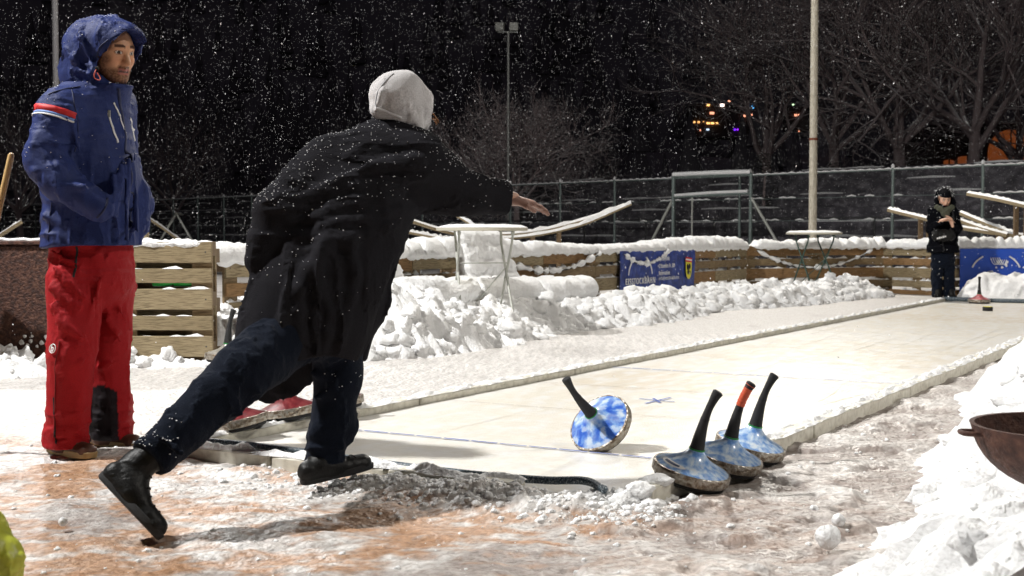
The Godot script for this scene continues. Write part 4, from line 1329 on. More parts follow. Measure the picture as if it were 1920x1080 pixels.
func make_lane() -> void:
	var pos := PackedVector3Array()
	var col := PackedColorArray()
	var nx := 366
	var nz := 56
	var sheets := [Color(0.86, 0.83, 0.76), Color(0.84, 0.80, 0.71), Color(0.82, 0.78, 0.685), Color(0.77, 0.70, 0.58), Color(0.82, 0.77, 0.675), Color(0.78, 0.72, 0.61), Color(0.80, 0.745, 0.64)]
	for j in nz:
		for i in nx:
			var s := LANE_LONG * i / (nx - 1)
			var t := LANE_WIDE * j / (nz - 1)
			var p := lane(s, t, 0.012 + 0.0018 * noises.a.get_noise_2d(s * 3.0, t * 3.0))
			var k := int(floor((s + 0.21) / 1.06))
			var c: Color = sheets[k % sheets.size()] * 0.99
			var frost := clampf(0.15 + 1.1 * noises.b.get_noise_2d(s * 0.9, t * 2.4) + 0.6 * noises.a.get_noise_2d(s * 4.0, t * 4.0), 0.0, 0.75)
			frost = maxf(frost, 0.8 * smoothstep(0.22, 0.02, minf(t, LANE_WIDE - t)))
			pos.append(p)
			col.append(c.lerp(Color(0.87, 0.865, 0.85), frost))
	var ice := part("ice_lane", grid_mesh(nx, nz, pos, col), M.ice, self)
	tag(ice, "cream coloured ice lane with blue cross lines", "ice lane", "", "structure")
	var blue := mat(Color(0.09, 0.15, 0.42), 0.6)
	var faint := mat(Color(0.42, 0.38, 0.36), 0.7)
	for s in [0.85, 2.02, 3.08, 4.14, 5.2, 6.3]:
		var strong: bool = s in [0.85, 4.14]
		var st := st_new()
		for i in 14:
			var t0 := LANE_WIDE * i / 14.0 + 0.01
			var t1 := LANE_WIDE * (i + 1) / 14.0 - 0.002
			var w0: float = (0.009 if strong else 0.0035) * (1.0 + 0.35 * noises.b.get_noise_2d(i * 3.0, s * 9.0))
			quad(st, lane(s - w0, t0, 0.0175), lane(s + w0, t0, 0.0175), lane(s + w0, t1, 0.0175), lane(s - w0, t1, 0.0175))
		st.generate_normals()
		part("lane_line", st.commit(), blue if strong else faint, ice)
	var scratch := mat(Color(0.70, 0.67, 0.60), 0.35)
	var r := RandomNumberGenerator.new()
	r.seed = 12
	for i in 16:
		var st := st_new()
		var s0 := r.randf_range(0.6, 8.0)
		var long := r.randf_range(1.0, 4.5)
		var t0 := r.randf_range(0.25, 1.9)
		var drift := r.randf_range(-0.25, 0.25)
		for k in 16:
			var q := []
			for e in [k, k + 1]:
				var x: float = e / 16.0
				var w := 0.0035 * sin(PI * clampf(x, 0.02, 0.98))
				q.append(lane(s0 + long * x, clampf(t0 + drift * x * x, 0.05, 2.05) - w, 0.0165))
				q.append(lane(s0 + long * x, clampf(t0 + drift * x * x, 0.05, 2.05) + w, 0.0165))
			quad(st, q[0], q[1], q[3], q[2])
		st.generate_normals()
		part("slide_track", st.commit(), scratch, ice)
	var cross := st_new()
	for a in [[-0.16, 0.0, 0.16, 0.02], [0.02, -0.115, -0.015, 0.115], [-0.09, 0.06, 0.07, -0.05]]:
		var p0 := lane(2.61 + a[0], 1.04 + a[1], 0.0175)
		var p1 := lane(2.61 + a[2], 1.04 + a[3], 0.0175)
		var sd := (p1 - p0).cross(Vector3.UP).normalized() * 0.011
		quad(cross, p0 - sd * 0.4, p1 - sd, p1 + sd * 0.5, p0 + sd)
	cross.generate_normals()
	part("cross_mark", cross.commit(), blue, ice)

func beam(called: String, label: String, from: Vector2, to: Vector2, wide: float, tall: float, piece: float, crust: float) -> void:    # foam beam round the lane, in lane coordinates
	var o := thing(called, label, "kerb", lane(from.x, from.y))
	var dir := (to - from).normalized()
	var long := from.distance_to(to)
	var n := int(ceil(long / piece))
	for i in n:
		var c := from + dir * (long * (i + 0.5) / n)
		var bs := lane_basis() * Basis(Vector3.UP, -atan2(dir.y, dir.x) + 0.008 * noises.b.get_noise_1d(i * 50.0))
		part("beam_piece", box_mesh(Vector3(long / n - 0.012, tall, wide), 0.008), M.beam, o, Transform3D(bs, lane(c.x, c.y, tall / 2 - 0.01 + 0.004 * noises.b.get_noise_1d(i * 33.0 + 9)) - o.position))
	# snow crust lying along its top
	var nx := int(long / 0.035) + 2
	var nz := 11
	var pos := PackedVector3Array()
	for j in nz:
		for i in nx:
			var s := long * i / (nx - 1)
			var x := float(j) / (nz - 1) * 2.0 - 1.0
			var w = wide * 0.56 * (1.0 + 0.30 * noises.a.get_noise_2d(s * 3.0, 7.0 + signf(x) * 30.0))
			var h = crust * sqrt(maxf(0.0, 1.0 - x * x)) * (0.55 + 1.3 * noises.a.get_noise_2d(s * 4.0 + 90.0, x * 0.6) + 0.5 * noises.c.get_noise_2d(s * 5.0, x))
			var q = from + dir * s + Vector2(-dir.y, dir.x) * x * w
			pos.append(lane(q.x, q.y, tall - 0.013 + maxf(-0.008, h)) - o.position)
	part("snow_crust", grid_mesh(nx, nz, pos), M.snow, o)

func bank(called: String, label: String, s0: float, s1: float, t0: float, t1: float, step: float, height: Callable, clods: int, clod_size: float, seed_: int, amp := 1.0) -> void:    # ploughed snow, a height over the lane's own grid
	var nx := int((s1 - s0) / step) + 1
	var nz := int((t1 - t0) / step) + 1
	var pos := PackedVector3Array()
	pos.resize(nx * nz)
	for j in nz:
		for i in nx:
			var s := s0 + step * i
			var t := t0 + step * j
			var h: float = height.call(s, t)
			var p := lane(s, t, 0.0)
			var rough := clampf(h * 5.0, 0.0, 1.0)
			var big: float = noises.d.get_noise_2d(s, t)
			var mid: float = noises.c.get_noise_2d(s * 1.6, t * 1.6)
			h += rough * amp * (0.22 * (-big - 0.62) - 0.14 * (mid + 0.6) + 0.05 + 0.03 * noises.b.get_noise_2d(s * 1.4, t * 1.4) + 0.028 * noises.a.get_noise_2d(s * 7.0, t * 7.0))
			p.y = h - 0.03
			p.x += rough * 0.05 * noises.a.get_noise_2d(s * 3.0 + 50.0, t * 3.0)
			p.z += rough * 0.05 * noises.a.get_noise_2d(s * 3.0, t * 3.0 + 80.0)
			pos[j * nx + i] = p
	var o := part(called, grid_mesh(nx, nz, pos), M.snow, self)
	tag(o, label, "snow bank")
	var r := RandomNumberGenerator.new()
	r.seed = seed_
	for m in 3:
		var places := []
		var tries := 0
		while places.size() < clods / 3 and tries < clods * 4:
			tries += 1
			var i := r.randi_range(1, nx - 2)
			var j := r.randi_range(1, nz - 2)
			var p := pos[j * nx + i]
			if p.y < 0.0: continue
			var k := clod_size * (0.09 + 1.2 * pow(r.randf(), 5.0))
			var bs := Basis.from_euler(Vector3(r.randf() * 6.3, r.randf() * 6.3, r.randf() * 6.3)).scaled(Vector3(k * r.randf_range(0.8, 1.4), k * r.randf_range(0.6, 1.0), k * r.randf_range(0.8, 1.3)))
			places.append(Transform3D(bs, p + Vector3(0, -0.22 * k, 0)))
		swarm("snow_clods", M.clods[m], M.snow, places, o)

func left_bank(s: float, t: float) -> float:
	var foot = -1.28 + 0.12 * sin(s * 1.7) + 0.10 * noises.a.get_noise_1d(s * 5.0) + 0.75 * smoothstep(10.0, 15.0, s)
	if s < 4.0: foot -= 0.28 * smoothstep(4.0, 2.2, s)
	var x = (foot - t)
	var top := 0.52 - 0.22 * smoothstep(4.3, 5.3, s) + 0.03 * sin(s * 2.3) - 0.02 * smoothstep(8.0, 13.0, s)
	top -= 0.17 * smoothstep(4.0, 3.3, s)
	var h = top * smoothstep(0.0, 0.62, x) - 0.14 * smoothstep(0.75, 1.1, x) * smoothstep(4.6, 5.2, s)
	var p := lane(s, t)
	h *= maxf(smoothstep(-2.1, -1.75, p.x), smoothstep(-9.25, -9.6, p.z))
	h *= smoothstep(1.7, 2.9, s) * smoothstep(15.3, 14.4, s)
	return h

func right_bank(s: float, t: float) -> float:
	var foot = 3.0 - 0.13 * (s + 0.5) + 0.05 * sin(s * 3.1) + 0.06 * noises.a.get_noise_1d(s * 9.0 + 70.0)
	foot = maxf(foot, 2.36)
	var x = t - foot
	var h := (0.37 + 0.04 * sin(s * 1.9 + 1.0)) * smoothstep(0.0, 0.55, x) + 0.10 * smoothstep(0.6, 1.3, x)
	h -= 0.30 * exp(-pow((s + 0.05) / 0.58, 4.0) - pow((t - 3.58) / 0.5, 4.0))      # hollow where the bowl sits
	return maxf(h, 0.13 * smoothstep(0.0, 0.35, x))

func end_bank(s: float, t: float) -> float:
	var x := s - 15.0 - 0.12 * sin(t * 2.1)
	var h = 0.36 * smoothstep(0.0, 0.55, x) - 0.05 * smoothstep(1.0, 2.0, x)
	h *= smoothstep(-0.15, 0.25, t)
	return h * smoothstep(4.9, 4.2, t)

# ---------------------------------------------------------------- pallets
func make_pallet() -> Node3D:      # stands on its long side: x along, y up, front deck towards +z; 1.2 x 0.8 x 0.144
	var o := Node3D.new()
	o.name = numbered("pallet")
	add_child(o)
	var y := 0.8
	var k := 0
	for w in [0.145, 0.1, 0.145, 0.1, 0.145]:
		y -= w
		part("board", M.boards[w], M.wood[[0, 2, 0, 1, 2][k]], o, Transform3D(Basis(Vector3(0, 0, 1), 0.004 * (k % 3 - 1)), Vector3(0.002 * (k % 2), y + w / 2, 0.061)))
		y -= 0.0412
		k += 1
	for x in [-0.5275, 0.0, 0.5275]:
		part("cross_board", M.cross_board, M.wood[1], o, Transform3D(Basis(), Vector3(x, 0.4, 0.039)))
		for yy in [0.05, 0.4, 0.75]:
			part("block", M.block, M.wood[3], o, Transform3D(Basis(), Vector3(x, yy, -0.011)))
	for yy in [0.05, 0.4, 0.75]:
		part("bottom_board", M.bottom_board, M.wood[1], o, Transform3D(Basis(), Vector3(0, yy, -0.061)))
	for i in 6:
		var x := -0.5275 + 0.5275 * (i % 3)
		for yy in [0.728, 0.4, 0.072]:
			if i < 3: part("nail", M.nail, M.dark_steel, o, Transform3D(Basis(Vector3.RIGHT, PI / 2), Vector3(x + 0.03 * (i - 1), yy, 0.0725)))
	o.set_meta("category", "pallet")
	return o

func pallet_at(proto: Node3D, first: bool, a: Vector3, b: Vector3, y: float, label: String, tint: int, snow := true) -> Node3D:    # a to b as seen from the front, left to right
	var o: Node3D = proto if first else copy_of(proto)
	var x := (b - a).normalized()
	o.transform = Transform3D(Basis(x, Vector3.UP, x.cross(Vector3.UP)), (a + b) / 2 + Vector3(0, y, 0))
	o.set_meta("label", label)
	o.set_meta("group", "pallets that make up the rink wall")
	var k := 0
	if not first:
		var old := o.get_node_or_null("snow_ledge")
		if old:
			o.remove_child(old)
			old.free()
	for c in o.get_children():
		if String(c.name).begins_with("board"):
			c.material_override = M.wood[(tint * 2 + k * (1 + tint % 3)) % 6 if tint >= 0 else [0, 0, 2, 0, 2][k % 5]]
			k += 1
	if snow:
		var st := st_new()
		for w in [0.655, 0.514, 0.328, 0.186]:
			var n := 26
			var ridge := []
			for i in n:
				var hh := maxf(0.0, (-0.006 if first else 0.004) + 0.05 * noises.a.get_noise_2d(i * 0.35 + tint * 9.0, w * 30.0 + tint))
				ridge.append(hh)
			for i in n - 1:
				if ridge[i] <= 0.002 and ridge[i + 1] <= 0.002: continue
				var x0 := -0.585 + 1.17 * i / (n - 1)
				var x1 := -0.585 + 1.17 * (i + 1) / (n - 1)
				var y0: float = w - 0.041
				quad(st, Vector3(x0, y0 - 0.002, 0.074), Vector3(x0, y0 + ridge[i] * 0.8, 0.066), Vector3(x1, y0 + ridge[i + 1] * 0.8, 0.066), Vector3(x1, y0 - 0.002, 0.074))
				quad(st, Vector3(x0, y0 + ridge[i] * 0.8, 0.066), Vector3(x0, y0 + ridge[i], 0.05), Vector3(x1, y0 + ridge[i + 1], 0.05), Vector3(x1, y0 + ridge[i + 1] * 0.8, 0.066))
				quad(st, Vector3(x0, y0 + ridge[i], 0.05), Vector3(x0, y0 - 0.002, 0.03), Vector3(x1, y0 - 0.002, 0.03), Vector3(x1, y0 + ridge[i + 1], 0.05))
		st.generate_normals()
		part("snow_ledge", st.commit(), M.snow, o).set_meta("kind", "stuff")
	return o

func snow_cap(label: String, path: Array, base_y: float, wide: float, tall: float, seed_: int, pillow := 0.24) -> void:
	var pts := []
	for i in path.size() - 1:
		var n := int(path[i].distance_to(path[i + 1]) / 0.022)
		for j in n: pts.append(path[i].lerp(path[i + 1], float(j) / n))
	pts.append(path[path.size() - 1])
	var nx := pts.size()
	var nz := 17
	var pos := PackedVector3Array()
	pos.resize(nx * nz)
	var run := 0.0
	for i in nx:
		if i > 0: run += pts[i].distance_to(pts[i - 1])
		var t: Vector3 = (pts[mini(i + 2, nx - 1)] - pts[maxi(i - 2, 0)]).normalized()
		var side := Vector3.UP.cross(t).normalized()
		var cell = run / pillow + 0.6 * noises.a.get_noise_1d(run * 3.0 + seed_ * 7.0)
		var frac = cell - floor(cell)
		var dome := 0.34 + 0.74 * sqrt(maxf(0.0, 1.0 - pow(frac * 2.0 - 1.0, 2.0))) * (0.7 + 0.5 * sin(floor(cell) * 12.9))
		var ends := sqrt(clampf(minf(i, nx - 1 - i) / 5.0, 0.0, 1.0))
		for j in nz:
			var a := PI * (1.28 - 1.56 * float(j) / (nz - 1))
			var x := cos(a)
			var y := sin(a)
			var w := wide / 2.0 * (1.0 + 0.12 * (dome - 0.9)) * (0.6 + 0.4 * ends)
			var px := signf(x) * pow(absf(x), 0.6) * w
			var py := y * tall * dome if y > 0 else y * 0.05
			py += 0.026 * noises.a.get_noise_2d(run * 5.0 + seed_, j * 0.35) + 0.008 * noises.c.get_noise_2d(run * 6.0, j * 0.4)
			pos[j * nx + i] = pts[i] + side * px + Vector3(0, base_y + py * ends, 0)
	tag(part("snow_ridge", grid_mesh(nx, nz, pos, PackedColorArray(), false), M.snow, self), label, "snow ridge")

# ---------------------------------------------------------------- ice stocks
func make_stock(called: String, label: String, glaze: Material, size := 1.0) -> Node3D:
	var o := thing(called, label, "ice stock")
	part("plate", lathe_mesh([Vector2(0, 0), Vector2(0.128, 0), Vector2(0.132, 0.004), Vector2(0.132, 0.018), Vector2(0, 0.018)], 48), M.rubber, o)
	part("rim", lathe_mesh([Vector2(0.134, 0.016), Vector2(0.143, 0.018), Vector2(0.146, 0.022), Vector2(0.1465, 0.05), Vector2(0.145, 0.055), Vector2(0.138, 0.0565)], 56), M.band, o)
	var prof := []
	for i in 15:
		var x := i / 14.0
		prof.append(Vector2(lerpf(0.1375, 0.030, x), 0.056 + 0.044 * x + 0.020 * pow(x, 6.0)))
	prof.append(Vector2(0.0285, 0.124))
	part("body", lathe_mesh(prof, 56), glaze, o)
	part("green_ring", lathe_mesh([Vector2(0.0285, 0.123), Vector2(0.0305, 0.124), Vector2(0.0305, 0.128), Vector2(0.027, 0.129)], 32), M.green_ring, o)
	var path := curve([Vector3(0, 0.126, 0), Vector3(-0.001, 0.19, 0), Vector3(0.001, 0.24, 0), Vector3(0.006, 0.285, 0), Vector3(0.016, 0.33, 0), Vector3(0.023, 0.352, 0)], 22)
	var radii := []
	for i in 22:
		var x := i / 21.0
		radii.append(0.0125 + 0.0155 * pow(1.0 - x, 2.6) + 0.0075 * smoothstep(0.55, 1.0, x))
	part("handle", tube_mesh(path, radii, 18), M.rubber, o)
	part("handle_end", tube_mesh([path[21], path[21] + (path[21] - path[20]).normalized() * 0.003], 0.0155, 16), M.black_cloth, o)
	part("handle_collar", tube_mesh([path[8], path[9]], 0.0172, 16), M.black_cloth, o)
	return o

func label_print(o: Node3D, angle: float) -> void:      # white crescent with a dark inlay, printed on the glaze
	var st := st_new()
	var dk := st_new()
	var surf := func(r: float) -> float:
		var x := inverse_lerp(0.1375, 0.030, r)
		return 0.0572 + 0.044 * x + 0.020 * pow(x, 6.0)
	for i in 20:
		var q := []
		for e in [i, i + 1]:
			var a: float = angle + (e / 20.0 - 0.5) * 1.25
			var w := 0.0125 * sqrt(maxf(0.0, 1.0 - pow(e / 10.0 - 1.0, 2.0)))
			for r in [0.108 - w, 0.108 + w, 0.108 - w * 0.45, 0.108 + w * 0.45]: q.append(Vector3(cos(a) * r, surf.call(r) + (0.0008 if q.size() % 4 > 1 else 0.0), sin(a) * r))
		quad(st, q[0], q[4], q[5], q[1])
		if i > 3 and i < 16: quad(dk, q[2], q[6], q[7], q[3])
	st.generate_normals()
	dk.generate_normals()
	var p := part("label_print", st.commit(), M.white_print, o)
	part("label_inlay", dk.commit(), mat(Color(0.03, 0.05, 0.12), 0.5), p)

func tape(o: Node3D) -> void:
	var path := curve([Vector3(0, 0.126, 0), Vector3(-0.001, 0.19, 0), Vector3(0.001, 0.24, 0), Vector3(0.006, 0.285, 0), Vector3(0.016, 0.33, 0), Vector3(0.023, 0.352, 0)], 90)
	for i in 7:
		var k := 42 + i * 5
		part("tape_winding", tube_mesh([path[k] + Vector3(0, -0.001, 0), path[k + 2], path[k + 5]], [0.0163, 0.0178 + 0.0006 * (i % 2), 0.0168], 16), M.orange_tape, o)
	part("tape_winding", tube_mesh([path[80], path[82]], [0.0205, 0.0205], 16), M.orange_tape, o)

# ---------------------------------------------------------------- furniture
func bistro_table(label: String, where: Vector3, turn: float, tall: float, across: float, metal: Material) -> Node3D:
	var o := thing("bistro_table", label, "table", where, "folding bistro tables in the snow")
	o.rotation.y = turn
	part("table_top", lathe_mesh([Vector2(0, tall - 0.03), Vector2(across / 2 - 0.01, tall - 0.03), Vector2(across / 2, tall - 0.026), Vector2(across / 2, tall - 0.004), Vector2(across / 2 - 0.005, tall), Vector2(0, tall)], 48), M.pale_top, o)
	# frosty snow on the top
	var st := st_new()
	var rings := 7
	for i in rings:
		for k in 40:
			var q := []
			for e in [[i, k], [i, k + 1], [i + 1, k + 1], [i + 1, k]]:
				var a: float = TAU * e[1] / 40.0
				var r: float = e[0] / float(rings)
				var h = 0.026 * sqrt(maxf(0.0, 1.0 - pow(r, 6.0))) * (1.0 + 0.55 * noises.a.get_noise_2d(cos(a) * r * 6.0 + where.x, sin(a) * r * 6.0))
				q.append(Vector3(cos(a) * r * across * 0.503, tall - 0.003 + h, sin(a) * r * across * 0.503))
			quad(st, q[0], q[1], q[2], q[3])
	st.generate_normals()
	part("snow_cover", st.commit(), M.snow, o)
	var y := tall - 0.03
	for s in [-1.0, 1.0]:
		part("leg", tube_mesh([Vector3(s * 0.24, y, 0.16), Vector3(s * 0.235, y - 0.1, 0.14), Vector3(s * 0.20, 0.0, -0.26)], 0.011, 8), metal, o)
		part("leg", tube_mesh([Vector3(s * 0.21, y, -0.16), Vector3(s * 0.205, y - 0.1, -0.14), Vector3(s * 0.235, 0.0, 0.26)], 0.011, 8), metal, o)
		part("hinge", tube_mesh([Vector3(s * 0.20, y * 0.5, 0), Vector3(s * 0.24, y * 0.5, 0)], 0.014, 8), metal, o)
		part("bracket", box_mesh(Vector3(0.022, 0.03, 0.05), 0.003), metal, o, Transform3D(Basis(), Vector3(s * 0.238, y - 0.02, 0.155)))
	part("cross_bar", tube_mesh([Vector3(-0.21, y - 0.28, 0.085), Vector3(0.21, y - 0.28, 0.085)], 0.006, 6), metal, o)
	part("brace", tube_mesh([Vector3(0.21, y - 0.30, 0.08), Vector3(-0.12, 0.06, -0.22)], 0.006, 6), metal, o)
	return o

func mast(called: String, label: String, where: Vector3, tall: float, r0: float, r1: float, material: Material, with_band: bool) -> Node3D:
	var o := thing(called, label, "mast", where, "floodlight masts round the rink")
	part("pole", tube_mesh([Vector3.ZERO, Vector3(0, tall * 0.5, 0), Vector3(0, tall, 0)], [r0, lerpf(r0, r1, 0.5), r1], 20), material, o)
	if with_band: part("rust_band", tube_mesh([Vector3(0, 2.66, 0), Vector3(0, 2.70, 0)], r0 + 0.004, 20), mat(Color(0.16, 0.035, 0.012), 0.8), o)
	part("crossarm", tube_mesh([Vector3(-0.7, tall, 0), Vector3(0.7, tall, 0)], 0.04, 10), material, o)
	return o

func floodlight(m: Node3D, tall: float, aim: Vector3, energy: float, color: Color, lit: bool, label: String) -> void:
	var o := thing("floodlight", label, "floodlight", m.position + Vector3(0, tall + 0.30, 0), "floodlights on the masts")
	var dir := (aim - o.position).normalized()
	o.basis = Basis.looking_at(dir, Vector3.UP)
	part("housing", box_mesh(Vector3(0.62, 0.46, 0.16), 0.03), M.steel, o)
	part("bracket", box_mesh(Vector3(0.1, 0.34, 0.05), 0.01), M.dark_steel, o, Transform3D(Basis(), Vector3(0, -0.2, 0.1)))
	var glow := mat(Color(0.7, 0.7, 0.7), 0.3)
	if lit:
		glow.emission_enabled = true
		glow.emission = color
		glow.emission_energy_multiplier = 6.0
	part("lamp_glass", box_mesh(Vector3(0.54, 0.38, 0.01), 0.003), glow, o, Transform3D(Basis(), Vector3(0, 0, -0.087)))
	if lit:
		var l := SpotLight3D.new()
		l.name = "lamp"
		l.light_energy = energy
		l.light_color = color
		l.light_size = 0.2
		l.spot_angle = 84.0
		l.spot_range = 80.0
		l.spot_attenuation = 2.0
		l.spot_angle_attenuation = 0.15
		l.shadow_enabled = true
		l.position = Vector3(0, 0, -0.14)
		o.add_child(l)

# ---------------------------------------------------------------- trees
func branch(st: SurfaceTool, p: Vector3, dir: Vector3, long: float, r: float, level: int, r_: RandomNumberGenerator, up: float, split: int) -> void:
	var n := 3 if level > 1 else 2
	var pts := [p]
	var radii := [r]
	var d := dir
	for i in n:
		d = (d + Vector3(r_.randf_range(-1, 1), r_.randf_range(-1, 1) + up, r_.randf_range(-1, 1)) * 0.22).normalized()
		pts.append(pts[i] + d * long / n)
		radii.append(lerpf(r, r * 0.55, (i + 1.0) / n))
	twig(st, pts, radii, 6 if level > 2 else 4)
	if level == 0: return
	for k in split:
		var f := r_.randf_range(0.35, 1.0) if k > 0 else 1.0
		var i := mini(int(f * n), n - 1)
		var q: Vector3 = pts[i].lerp(pts[i + 1], f * n - i)
		var side := Vector3(r_.randf_range(-1, 1), r_.randf_range(-0.6, 0.9), r_.randf_range(-1, 1)).normalized()
		branch(st, q, (d * 0.75 + side * 0.8).normalized(), long * r_.randf_range(0.55, 0.82), maxf(0.006, r * r_.randf_range(0.42, 0.6)), level - 1, r_, up, split)

func twig(st: SurfaceTool, pts: Array, radii: Array, sides: int) -> void:      # bark below, snow lying on top
	st.set_smooth_group(1)
	var bark := Color(0.36, 0.29, 0.285)
	var snow := Color(0.85, 0.84, 0.84)
	var prev := []
	for i in pts.size():
		var t: Vector3 = (pts[mini(i + 1, pts.size() - 1)] - pts[maxi(i - 1, 0)]).normalized()
		var side := t.cross(Vector3.UP)
		side = side.normalized() if side.length() > 0.1 else Vector3.RIGHT
		var up := side.cross(t)
		var ring := []
		for k in sides:
			var a := TAU * k / sides + PI / 2
			ring.append([pts[i] + (side * cos(a) + up * sin(a)) * radii[i], snow if sin(a) > 0.7 and absf(t.y) < 0.86 else bark])
		if i > 0:
			for k in sides:
				var k2 := (k + 1) % sides
				for w in [prev[k], prev[k2], ring[k2], prev[k], ring[k2], ring[k]]:
					st.set_color(w[1])
					st.add_vertex(w[0])
		prev = ring

func bare_tree(called: String, label: String, where: Vector3, tall: float, level: int, split: int, seed_: int, spread := 1.0, trunk_part := 0.32) -> Node3D:
	var o := thing(called, label, "tree", where, "bare trees behind the fence")
	var r := RandomNumberGenerator.new()
	r.seed = seed_
	var rad := tall * 0.018
	var t := st_new()
	var top := Vector3(r.randf_range(-0.2, 0.2), tall * trunk_part, r.randf_range(-0.2, 0.2))
	twig(t, [Vector3.ZERO, top * 0.5, top], [rad * 1.25, rad, rad * 0.85], 9)
	t.generate_normals()
	part("trunk", t.commit(), M.bark, o)
	var c := st_new()
	var n := 6
	for i in n:
		var a := TAU * i / n + r.randf()
		var d := Vector3(cos(a) * spread * 0.75, r.randf_range(0.5, 1.1), sin(a) * spread * 0.75).normalized()
		branch(c, top * r.randf_range(0.72, 1.0), d, tall * 0.30, rad * 0.55, level, r, 0.25, split)
	branch(c, top, Vector3.UP, tall * 0.30, rad * 0.7, level, r, 0.2, split)
	c.generate_normals()
	part("crown", c.commit(), M.bark, o)
	return o

func sag(a: Vector3, b: Vector3, drop: float, n := 14) -> Array:
	var out := []
	for i in n:
		var x := float(i) / (n - 1)
		out.append(a.lerp(b, x) - Vector3(0, drop * 4.0 * x * (1.0 - x), 0))
	return out

func board_bent(called: String, label: String, pts: Array, wide: float, thick: float) -> void:     # a long plank, bent, with snow along it
	var run := curve(pts, 26)
	var o := thing(called, label, "plank", run[0], "long planks lying behind the wall")
	var st := st_new()
	var sn := st_new()
	for s in [st, sn]: s.set_smooth_group(-1)
	for i in run.size() - 1:
		var q := []
		for e in [i, i + 1]:
			var t: Vector3 = (run[mini(e + 1, run.size() - 1)] - run[maxi(e - 1, 0)]).normalized()
			var sd := t.cross(Vector3.UP).normalized() * wide / 2
			var up := sd.cross(t).normalized() * thick / 2
			var c: Vector3 = run[e] - o.position
			var hump := 0.03 + 0.04 * maxf(0.0, noises.a.get_noise_1d(e * 1.7 + run[0].x * 9.0))
			q.append([c - sd - up, c + sd - up, c + sd + up, c - sd + up, c + Vector3(0, thick / 2 + hump, 0)])
		for k in 4: quad(st, q[0][k], q[0][(k + 1) % 4], q[1][(k + 1) % 4], q[1][k])
		quad(sn, q[0][2], q[0][4], q[1][4], q[1][2])
		quad(sn, q[0][4], q[0][3], q[1][3], q[1][4])
		if i == 0: quad(st, q[0][0], q[0][3], q[0][2], q[0][1])
		if i == run.size() - 2: quad(st, q[1][0], q[1][1], q[1][2], q[1][3])
	st.generate_normals()
	sn.generate_normals()
	part("board", st.commit(), M.wood[2], o)
	var low := 0
	for i in run.size():
		if run[i].y < run[low].y: low = i
	if run[low].y > 0.3:
		for i in [clampi(low - 5, 1, run.size() - 2), clampi(low + 5, 1, run.size() - 2)]:
			var h: float = run[i].y - thick / 2 + 0.03
			part("prop", box_mesh(Vector3(0.07, h, 0.07), 0.005), M.wood[3], o, Transform3D(Basis(), Vector3(run[i].x, h / 2 - 0.035, run[i].z) - o.position))
	part("snow_strip", sn.commit(), M.snow, o)

